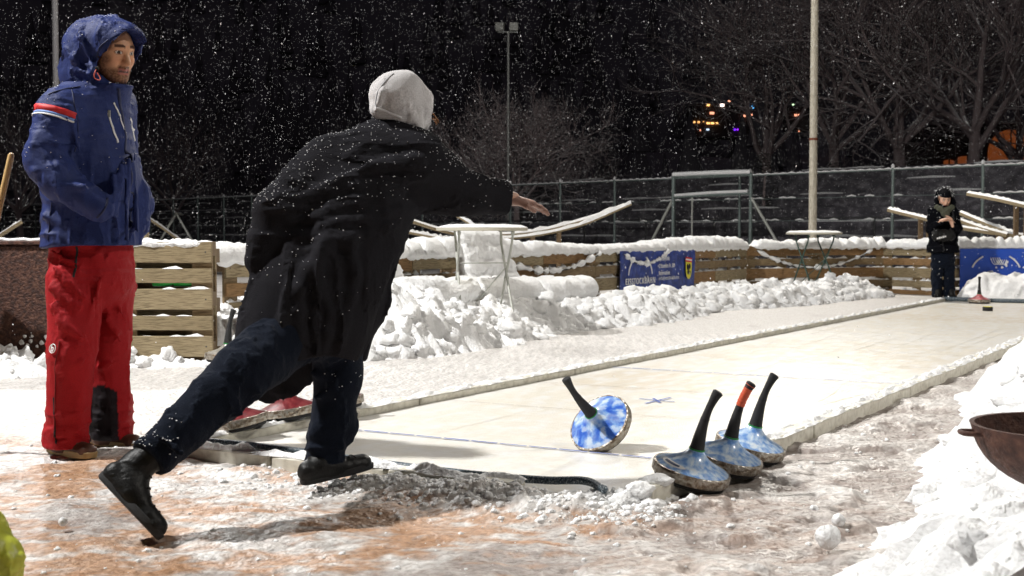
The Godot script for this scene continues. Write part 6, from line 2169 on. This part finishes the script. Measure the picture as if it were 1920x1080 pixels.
func stocks() -> void:
	var a := make_stock("ice_stock", "nearest blue ice stock with a white label on its body", M.blue_glaze)
	label_print(a, 2.55)
	a.position = Vector3(0.655, 0.042, -4.84)
	a.set_meta("group", "blue ice stocks parked beside the lane")
	var b := make_stock("ice_stock", "middle blue ice stock with orange tape round its handle", M.blue_glaze)
	tape(b)
	b.position = Vector3(0.832, 0.040, -5.14)
	b.set_meta("group", "blue ice stocks parked beside the lane")
	var c := make_stock("ice_stock", "farthest of the parked blue ice stocks, plain black handle", M.blue_glaze)
	c.position = Vector3(0.982, 0.040, -5.44)
	c.set_meta("group", "blue ice stocks parked beside the lane")
	for s in [a, b, c]: s.basis = Basis(Vector3(0, 0, 1), -0.225) * Basis(Vector3.RIGHT, 0.13)
	# the one in the air
	var f := make_stock("ice_stock", "blue ice stock just thrown, tilted in the air over the ice", M.bright_glaze)
	var n := Vector3(-0.53, 0.64, 0.56).normalized()
	var x := Vector3(0.1, -1.0, 0.1)
	x = (x - n * x.dot(n)).normalized()
	f.transform = Transform3D(Basis(-x, n, (-x).cross(n)), Vector3(0.392, 0.118, -5.75) - n * 0.035)
	var reds := []
	for r in [[0.40, -0.075, 0.052, 0.20, "nearest red ice stock leaning on the left kerb"], [0.775, -0.085, 0.06, 0.14, "second red ice stock, touching the first, behind the front leg"], [1.16, -0.10, 0.06, 0.12, "third red ice stock, almost wholly behind the front leg"]]:
		var s := make_stock("ice_stock", r[4], M.red_glaze)
		s.set_meta("group", "red ice stocks on the left kerb")
		s.position = lane(r[0], r[1], r[2])
		s.basis = Basis(Vector3(0, 0, 1), r[3])
		reds.append(s)
	var d := make_stock("ice_stock", "grey ice stock in the snow beside the nearest pallet", M.grey_glaze)
	d.position = Vector3(-1.90, 0.10, -8.72)
	d.rotation = Vector3(0, 0.4, -0.08)
	var e := make_stock("ice_stock", "pink ice stock far away on the end of the lane", M.pink_glaze)
	e.position = Vector3(6.30, 0.014, -17.7)
	e.rotation.y = 1.2
	var p := thing("target_puck", "small black target puck with a yellow top", "puck", Vector3(5.80, 0.012, -16.0))
	part("ring", lathe_mesh([Vector2(0, 0), Vector2(0.055, 0), Vector2(0.06, 0.005), Vector2(0.06, 0.045), Vector2(0.055, 0.05)], 32), M.rubber, p)
	part("top_disc", lathe_mesh([Vector2(0.056, 0.046), Vector2(0.054, 0.053), Vector2(0.02, 0.053), Vector2(0.018, 0.049), Vector2(0, 0.049)], 32), M.yellow, p)

func fence_point(s: float) -> Vector3: return Vector3(9.83 - 0.871 * s, 0, -27.5 - s)

func behind() -> void:
	# fence
	var fr := thing("fence", "tall green wire fence with snowy rails behind the rink", "fence", fence_point(0))
	var step := 1.62
	var lattice := PackedVector3Array()
	for i in range(-2, 30):
		var a := fence_point(i * step) - fr.position
		var b := fence_point((i + 1) * step) - fr.position
		part("post", tube_mesh([a, a + Vector3(0, 2.42, 0)], 0.036, 8), M.post_green, fr)
		part("post_snow", tube_mesh([a + Vector3(0, 2.40, 0), a + Vector3(0, 2.46, 0), a + Vector3(0, 2.49, 0)], [0.042, 0.04, 0.012], 8), M.snow, fr)
		for h in [2.36, 1.78, 1.25, 0.62]:
			part("wire_rail", tube_mesh([a + Vector3(0, h, 0), b + Vector3(0, h, 0)], 0.017 if h > 2 else 0.007, 5), M.post_green, fr)
		var st := st_new()
		var any := false
		for h in [2.36, 1.78, 1.25]:
			for k in 9:
				var x0 := k / 9.0
				var w: float = noises.a.get_noise_2d(i * 4.0 + k * 0.6, h * 9.0)
				if h < 2.0 and w < 0.12: continue
				any = true
				add_tube(st, [a.lerp(b, x0) + Vector3(0, h + 0.018, 0), a.lerp(b, x0 + 0.055) + Vector3(0, h + 0.028 + 0.02 * absf(w), 0), a.lerp(b, x0 + 0.112) + Vector3(0, h + 0.018, 0)], [0.012, 0.022, 0.012], 5)
		st.generate_normals()
		if any: part("rail_snow", st.commit(), M.snow, fr).set_meta("kind", "stuff")
		var net := st_new()
		for k in 34:
			for sl in [-1.0, 1.0]:
				var x0 := k / 34.0
				var y0 := 0.05
				var x1: float = x0 + sl * 2.3 / 2.17 * 0.9
				var y1 := 2.34
				if x1 > 1.0:
					y1 = lerpf(y0, y1, (1.0 - x0) / (x1 - x0)); x1 = 1.0
				elif x1 < 0.0:
					y1 = lerpf(y0, y1, x0 / (x0 - x1)); x1 = 0.0
				add_tube(net, [a.lerp(b, x0) + Vector3(0, y0, 0), a.lerp(b, x1) + Vector3(0, y1, 0)], 0.0017, 3, false)
				if y1 < 2.3:
					var xs := x1
					var xe: float = x1 - sl * (2.34 - y1) / 2.29 * 2.3 / 2.17 * 0.9
					add_tube(net, [a.lerp(b, xs) + Vector3(0, y1, 0), a.lerp(b, clampf(xe, 0, 1)) + Vector3(0, 2.34, 0)], 0.0017, 3, false)
		net.generate_normals()
		part("wire_mesh", net.commit(), M.dark_steel, fr).set_meta("kind", "stuff")
	# goal frame in front of the fence
	var g0 := at(1262, 440, 33.0) * Vector3(1, 0, 1)
	var g1 := at(1407, 440, 31.4) * Vector3(1, 0, 1)
	var goal := thing("goal_frame", "snow-topped goal frame with slanting struts before the fence", "goal", g0)
	var w := g1 - g0
	var th := at(1262, 331, 33.0).y
	for x in [0.0, 1.0]:
		part("post", tube_mesh([w * x, w * x + Vector3(0, th, 0)], 0.045, 10), M.post_green, goal)
		part("strut", tube_mesh([w * x + Vector3(0, th - 0.55, 0), w * (x + (0.46 if x > 0.5 else -0.42)) + Vector3(0, 0.3, 0)], 0.035, 8), M.pale_steel, goal)
	part("crossbar", tube_mesh([Vector3(0, th, 0), w + Vector3(0, th, 0)], 0.045, 10), M.post_green, goal)
	part("crossbar_snow", tube_mesh([Vector3(0, th + 0.045, 0), w * 0.5 + Vector3(0, th + 0.055, 0), w + Vector3(0, th + 0.045, 0)], 0.06, 8), M.snow, goal)
	part("lower_bar", tube_mesh([w * 0.02 + Vector3(0, th - 0.52, 0.05), w * 0.98 + Vector3(0, th - 0.46, 0.05)], 0.035, 8), M.post_green, goal)
	part("lower_bar_snow", tube_mesh([w * 0.02 + Vector3(0, th - 0.475, 0.05), w * 0.5 + Vector3(0, th - 0.43, 0.05), w * 0.96 + Vector3(0, th - 0.415, 0.05)], 0.04, 8), M.snow, goal)
	part("inner_post", tube_mesh([w * 0.25 + Vector3(0, 0, 0.05), w * 0.25 + Vector3(0, th - 0.5, 0.05)], 0.022, 8), M.pale_steel, goal)
	# bent planks behind the wall
	var bp := [
		[[[1182, 383, 19.5], [1080, 425, 19.0], [960, 447, 18.0], [850, 438, 17.0], [760, 412, 16.5]], "longest bent plank, sweeping from the thrower up to the right"],
		[[[1170, 386, 20.0], [1110, 408, 19.6], [1020, 432, 19.2], [930, 441, 18.5], [840, 436, 18.0]], "upper bent plank carrying thick snow"],
		[[[831, 391, 19.5], [870, 412, 19.3], [910, 435, 19.0], [960, 449, 18.7]], "short bent plank rising to the left above the table"],
		[[[750, 433, 17.0], [800, 443, 17.2], [850, 453, 17.4]], "low bent plank behind the thrower's coat"]]
	for b in bp:
		var pts := []
		for q in b[0]: pts.append(at(q[0], q[1], q[2]))
		board_bent("plank", b[1], pts, 0.07, 0.025)
	for b in [[[[1817, 364, 22.5], [1870, 374, 21.5], [1930, 388, 20.8]], "pale bare plank slanting above the second banner"], [[[1668, 394, 23.0], [1700, 402, 22.5], [1745, 413, 22.0]], "plank rising to the left of the distant person"], [[[1802, 400, 22.5], [1850, 420, 22.0], [1905, 441, 21.5]], "upper snowy plank right of the distant person"], [[[1794, 412, 22.0], [1845, 430, 21.6], [1890, 442, 21.3]], "middle snowy plank right of the distant person"], [[[1800, 428, 21.8], [1860, 437, 21.5], [1925, 444, 21.2]], "lowest snowy plank right of the distant person"], [[[270, 404, 30.0], [300, 424, 30.0], [335, 449, 30.0], [432, 516, 30.0]], "thin plank leaning behind the blue-jacketed person"], [[[-150, 536, 24.0], [0, 442, 24.0], [22, 428, 24.0], [40, 417, 24.0]], "plank leaning at the far left edge"]]:
		var pts := []
		for q in b[0]: pts.append(at(q[0], q[1], q[2]))
		board_bent("plank", b[1], pts, 0.10, 0.05)
	# folding trestle seen left of the thrower
	var tq := at(330, 400, 34.0)
	var tr := thing("trestle", "snowy trestle legs before the fence left of the thrower", "trestle", Vector3(tq.x, 0, tq.z))
	for x in [-0.42, 0.42]: part("leg", tube_mesh([Vector3(0, tq.y, 0), Vector3(x, 0.75, 0)], 0.03, 6), M.pale_steel, tr)
	part("ridge_bar", tube_mesh([Vector3(0, tq.y, 0), Vector3(0.0, tq.y - 0.02, -0.6)], 0.03, 6), M.pale_steel, tr)
	# terrace of concrete steps behind the fence
	var te := thing("terrace", "dark stepped terrace with snowy edges behind the fence", "terrace", fence_point(0))
	var dir := Vector3(-0.6568, 0, -0.7541)
	var back := Vector3(0.7541, 0, -0.6568)
	for i in 7:
		var long := 110.0
		var c := dir * 36.0 + back * (3.5 + 1.05 * i) + Vector3(0, 0.22 + 0.21 * i, 0)
		var bs := Basis(dir, Vector3.UP, dir.cross(Vector3.UP))
		part("step", box_mesh(Vector3(long, 0.44 + 0.42 * i, 1.04), 0.02), M.concrete, te, Transform3D(bs, c))
		var st := st_new()
		for k in 60:
			var x0 := -20.0 + k * 1.5
			if noises.a.get_noise_2d(k * 0.33, i * 7.0) < -0.02: continue
			var y := 0.44 + 0.42 * i + 0.012
			var p0 := dir * (36.0 + x0 - 18.0) + back * (3.5 + 1.05 * i - 0.45) + Vector3(0, y, 0)
			add_tube(st, [p0, p0 + dir * 0.7 + Vector3(0, 0.015, 0), p0 + dir * 1.52], [0.02, 0.045, 0.02], 5)
		st.generate_normals()
		part("edge_snow", st.commit(), M.snow, te).set_meta("kind", "stuff")
	for i in 26:
		var c := dir * (2.0 + 2.6 * i) + back * 3.0
		part("rail_post", tube_mesh([c + Vector3(0, 0.0, 0), c + Vector3(0, 1.35, 0)], 0.03, 6), M.dark_steel, te)
	part("hand_rail", tube_mesh([dir * -6.0 + back * 3.0 + Vector3(0, 1.35, 0), dir * 70.0 + back * 3.0 + Vector3(0, 1.35, 0)], 0.03, 6), M.dark_steel, te)
	# unlit far lamp post with two heads
	var lp := at(953, 437, 44.0) * Vector3(1, 0, 1)
	var lamp := thing("lamp_post", "thin far lamp post with two unlit square heads", "lamp post", lp)
	var ty := at(953, 60, 44.0).y
	part("pole", tube_mesh([Vector3.ZERO, Vector3(0, ty, 0)], 0.045, 8), M.steel, lamp)
	for s in [[-0.28, -0.35], [0.18, 0.1]]:
		part("lamp_head", box_mesh(Vector3(0.30, 0.28, 0.14), 0.02), M.pale_steel, lamp, Transform3D(Basis(Vector3.UP, s[1]), Vector3(s[0], ty + 0.18, 0)))
	part("crossarm", tube_mesh([Vector3(-0.35, ty, 0), Vector3(0.3, ty, 0)], 0.03, 6), M.steel, lamp)
	# hill, woods, far lit buildings
	var nx := 90
	var nz := 40
	var pos := PackedVector3Array()
	for j in nz:
		for i in nx:
			var z := 62.0 + 460.0 * pow(j / (nz - 1.0), 1.4)
			var x := (i / (nx - 1.0) - 0.5) * (420.0 + z)
			pos.append(Vector3(x, (48.0 * smoothstep(55.0, 500.0, z) + 75.0 * smoothstep(258.0, 480.0, z)) + 5.0 * noises.a.get_noise_2d(x * 0.012, z * 0.012) - 2.5, -z))
	tag(part("hill", grid_mesh(nx, nz, pos), mat(Color(0.36, 0.34, 0.36), 0.95), self), "dark hillside behind the rink", "", "", "structure")
	var cone := st_new()
	add_lathe(cone, [Vector2(0.18, 0.0), Vector2(0.17, 0.06), Vector2(0.02, 0.36)], 7)
	add_lathe(cone, [Vector2(0.14, 0.26), Vector2(0.13, 0.30), Vector2(0.02, 0.62)], 7)
	add_lathe(cone, [Vector2(0.10, 0.52), Vector2(0.09, 0.55), Vector2(0.0, 1.0)], 7)
	cone.generate_normals()
	var r := RandomNumberGenerator.new()
	r.seed = 55
	var places := []
	for i in 1400:
		var z := r.randf_range(95.0, 430.0)
		var x := r.randf_range(-0.5, 0.5) * (60.0 + z)
		if absf(x - 45.0 * z / 250.0) < 20.0 * z / 250.0 and z < 256.0 and z > 120.0: continue
		var y = (48.0 * smoothstep(55.0, 500.0, z) + 75.0 * smoothstep(258.0, 480.0, z)) + 5.0 * noises.a.get_noise_2d(x * 0.012, z * 0.012) - 3.0
		var k := r.randf_range(7.0, 15.0)
		places.append(Transform3D(Basis(Vector3.UP, r.randf() * 6).scaled(Vector3(k, k, k)), Vector3(x, y, -z)))
	tag(swarm("forest", cone.commit(), mat(Color(0.24, 0.23, 0.24), 0.95), places, self), "dark conifer forest on the hillside", "forest", "", "stuff")
	far_houses()

func glow(c: Color, e: float) -> StandardMaterial3D:
	var m := mat(Color(0.3, 0.3, 0.3), 0.5)
	m.emission_enabled = true
	m.emission = c
	m.emission_energy_multiplier = e
	return m

func far_houses() -> void:
	var D := 250.0
	var o := thing("hotel", "far hillside hotel with a few lit windows", "building", at(1365, 248, D))
	part("wall", box_mesh(Vector3(13.5, 6.2, 8.0), 0.1), mat(Color(0.10, 0.08, 0.075), 0.9), o, Transform3D(Basis(), Vector3(0, 2.2, -4.2)))
	part("roof", box_mesh(Vector3(14.6, 0.35, 9.0), 0.1), mat(Color(0.35, 0.34, 0.36), 0.9), o, Transform3D(Basis(), Vector3(0, 5.5, -4.2)))
	var warm := Color(1.0, 0.72, 0.42)
	var pink := Color(1.0, 0.66, 0.52)
	for w in [[1328, 197, 5, 3, warm, 5.0], [1354, 197, 7, 5, Color(1, 0.9, 0.85), 6.0], [1367, 190, 4, 3, pink, 3.0], [1335, 212, 8, 4, pink, 2.4], [1302, 229, 3, 3, warm, 3.2], [1310, 229, 4, 3, warm, 3.2], [1319, 228, 2, 2, warm, 2.0], [1328, 231, 6, 3, warm, 4.2], [1336, 231, 6, 3, warm, 4.2], [1344, 231, 4, 3, warm, 3.4], [1327, 243, 5, 2.5, Color(0.8, 0.9, 1), 2.4], [1313, 244, 2, 3, pink, 2.0], [1378, 243, 4, 3, Color(0.45, 0.12, 1), 3.0], [1384, 243, 4, 3, Color(0.6, 0.12, 1), 3.0], [1395, 217, 6, 4, pink, 2.2], [1403, 217, 6, 4, pink, 2.2], [1411, 216, 5, 4, pink, 2.2], [1411, 201, 5, 5, Color(0.3, 0.7, 1), 4.0]]:
		var p := at(w[0], w[1], D - 0.05) - o.position
		part("window", box_mesh(Vector3(w[2] * 0.1015, w[3] * 0.1015, 0.06), 0.005), glow(w[4], w[5] * 0.55), o, Transform3D(Basis(), p))
	var o2 := thing("hillside_house", "dark far house behind the cream mast with lit windows", "building", at(1500, 236, 240.0))
	part("wall", box_mesh(Vector3(6.0, 4.2, 5.0), 0.1), mat(Color(0.09, 0.075, 0.07), 0.9), o2, Transform3D(Basis(), Vector3(0, 1.4, -2.7)))
	part("roof", box_mesh(Vector3(6.6, 0.3, 5.6), 0.1), mat(Color(0.3, 0.3, 0.3), 0.9), o2, Transform3D(Basis(), Vector3(0, 3.65, -2.7)))
	for w in [[1492, 216, 5, 4, pink, 2.4], [1499, 216, 5, 4, pink, 2.4], [1487, 196, 3, 3, Color(0.8, 1, 0.75), 4.0], [1532, 207, 3, 3, Color(1, 0.95, 0.8), 3.0], [1498, 246, 2, 2, pink, 2.4]]:
		part("window", box_mesh(Vector3(w[2] * 0.0975, w[3] * 0.0975, 0.06), 0.005), glow(w[4], w[5] * 0.55), o2, Transform3D(Basis(), at(w[0], w[1], 239.95) - o2.position))
	# lit arcade at the right edge
	D = 72.0
	var h := thing("arcade_house", "house with orange-lit arches behind the trees at the right edge", "building", at(1850, 335, D))
	var plaster := mat(Color(0.30, 0.15, 0.06), 0.9)
	part("wall", box_mesh(Vector3(8.0, 4.0, 6.0), 0.05), mat(Color(0.07, 0.05, 0.045), 0.9), h, Transform3D(Basis(), Vector3(1.2, 1.0, -3.4)))
	part("roof", box_mesh(Vector3(8.6, 0.3, 6.6), 0.05), mat(Color(0.25, 0.24, 0.25), 0.9), h, Transform3D(Basis(), Vector3(1.2, 3.15, -3.4)))
	var lit := glow(Color(0.72, 0.36, 0.11), 0.16)
	for a in [[1.42, 2.5, 2.7, true], [-0.95, 1.05, 1.25, false], [-1.95, 0.6, 1.05, false], [4.4, 2.5, 2.7, true]]:
		var st := st_new()
		var pts := []
		for i in 15:
			var t := PI * i / 14.0
			pts.append(Vector3(a[0] - cos(t) * a[1] / 2, (a[2] - a[1] / 2 if a[3] else a[2] - 0.1) + sin(t) * (a[1] / 2 if a[3] else 0.1), -0.37))
		pts.append(Vector3(a[0] + a[1] / 2, 0, -0.37))
		pts.append(Vector3(a[0] - a[1] / 2, 0, -0.37))
		for i in pts.size():
			for p in [Vector3(a[0], 0.5, -0.37), pts[i], pts[(i + 1) % pts.size()]]: st.add_vertex(p)
		st.generate_normals()
		var win := part("arch_window", st.commit(), lit, h)
		part("mullion", box_mesh(Vector3(0.07, a[2], 0.05), 0.01), M.dark_steel, win, Transform3D(Basis(), Vector3(a[0], a[2] / 2, -0.33)))

func trees() -> void:
	bare_tree("bare_tree", "small round bare tree behind the far lamp post", at(968, 437, 47.0) * Vector3(1, 0, 1) + Vector3(0, 0.4, 0), 6.2, 4, 5, 5, 1.25, 0.30)
	var list := [[1560, 62.0, 15.0, "huge bare tree just right of the cream mast"], [1690, 58.0, 15.5, "tallest bare tree, in the middle of the right-hand group"], [1820, 55.0, 14.5, "bare tree with arching snowy boughs near the right edge"], [1440, 66.0, 14.0, "leftmost of the large bare trees, before the lit hotel"], [1900, 66.0, 13.0, "bare tree beside the orange arches at the right edge"]]
	for i in list.size():
		var l: Array = list[i]
		bare_tree("bare_tree", l[3], at(l[0], 437, l[1]) * Vector3(1, 0, 1) + Vector3(0, 1.0, 0), l[2], 4, 4, 100 + i, 1.0, 0.30)
	for l in [[330, 70.0, 9.0, "dim bare tree left of the thrower's shoulder"], [40, 60.0, 8.0, "dim bare tree at the far left"], [1080, 75.0, 7.0, "low bare tree right of the round one"]]:
		bare_tree("bare_tree", l[3], at(l[0], 437, l[1]) * Vector3(1, 0, 1), l[2], 3, 4, 200 + int(l[0]), 1.2, 0.28)
	# dark ivy-clad trunks and shrubs before the terrace's top
	var r := RandomNumberGenerator.new()
	r.seed = 9
	for s in [[1432, 330, 40.0, 1.7, "dark shrub left of the cream mast"], [1560, 340, 42.0, 1.6, "dark shrub just right of the cream mast"], [1606, 345, 43.0, 1.5, "dark shrub midway between mast and distant person"], [1750, 345, 40.0, 1.4, "dark shrub above the distant person"], [1672, 348, 42.0, 1.3, "dark shrub above the tall fence post"]]:
		var p := at(s[0], s[1], s[2])
		var o := thing("shrub", s[4], "shrub", Vector3(p.x, p.y - 1.3, p.z), "dark shrubs on the terrace")
		var stem := st_new()
		twig(stem, [Vector3.ZERO, Vector3(0, 0.5, 0), Vector3(0.05, 1.4, 0)], [0.06, 0.05, 0.03], 6)
		stem.generate_normals()
		part("stem", stem.commit(), M.bark, o)
		var places := []
		for i in 380:
			var y := r.randf()
			var a := r.randf() * TAU
			var rad := 0.42 * sqrt(r.randf()) * sin(PI * clampf(0.12 + y * 0.75, 0, 1))
			places.append(Transform3D(Basis.from_euler(Vector3(r.randf() * 6, r.randf() * 6, r.randf() * 6)).scaled(Vector3(0.09, 0.015, 0.06)), Vector3(cos(a) * rad, 0.3 + y * s[3], sin(a) * rad)))
		swarm("leaves", M.fleck_mesh, mat(Color(0.035, 0.04, 0.03), 0.8), places, o)

func snowfall() -> void:
	var r := RandomNumberGenerator.new()
	r.seed = 123
	var places := []
	for i in 118000:
		var p := Vector3(r.randf_range(-15, 15), r.randf_range(0.05, 7.8), -(4.6 + 27.0 * sqrt(r.randf())))
		if absf(p.x) > 2.0 + 0.48 * -p.z or p.y > 1.7 + 0.2 * -p.z: continue
		var k := 0.0027 + 0.0050 * pow(r.randf(), 2.4)
		var tilt := Basis.from_euler(Vector3(r.randf_range(-0.5, 0.5), r.randf() * 6.3, 0.6 + r.randfn(0, 0.35)))
		places.append(Transform3D(tilt * Basis().scaled(Vector3(k, k * r.randf_range(1.1, 2.4), k)), p))
	tag(swarm("falling_snow", M.fleck_mesh, M.fleck, places, self), "falling snowflakes filling the night air", "snowflakes", "", "stuff")
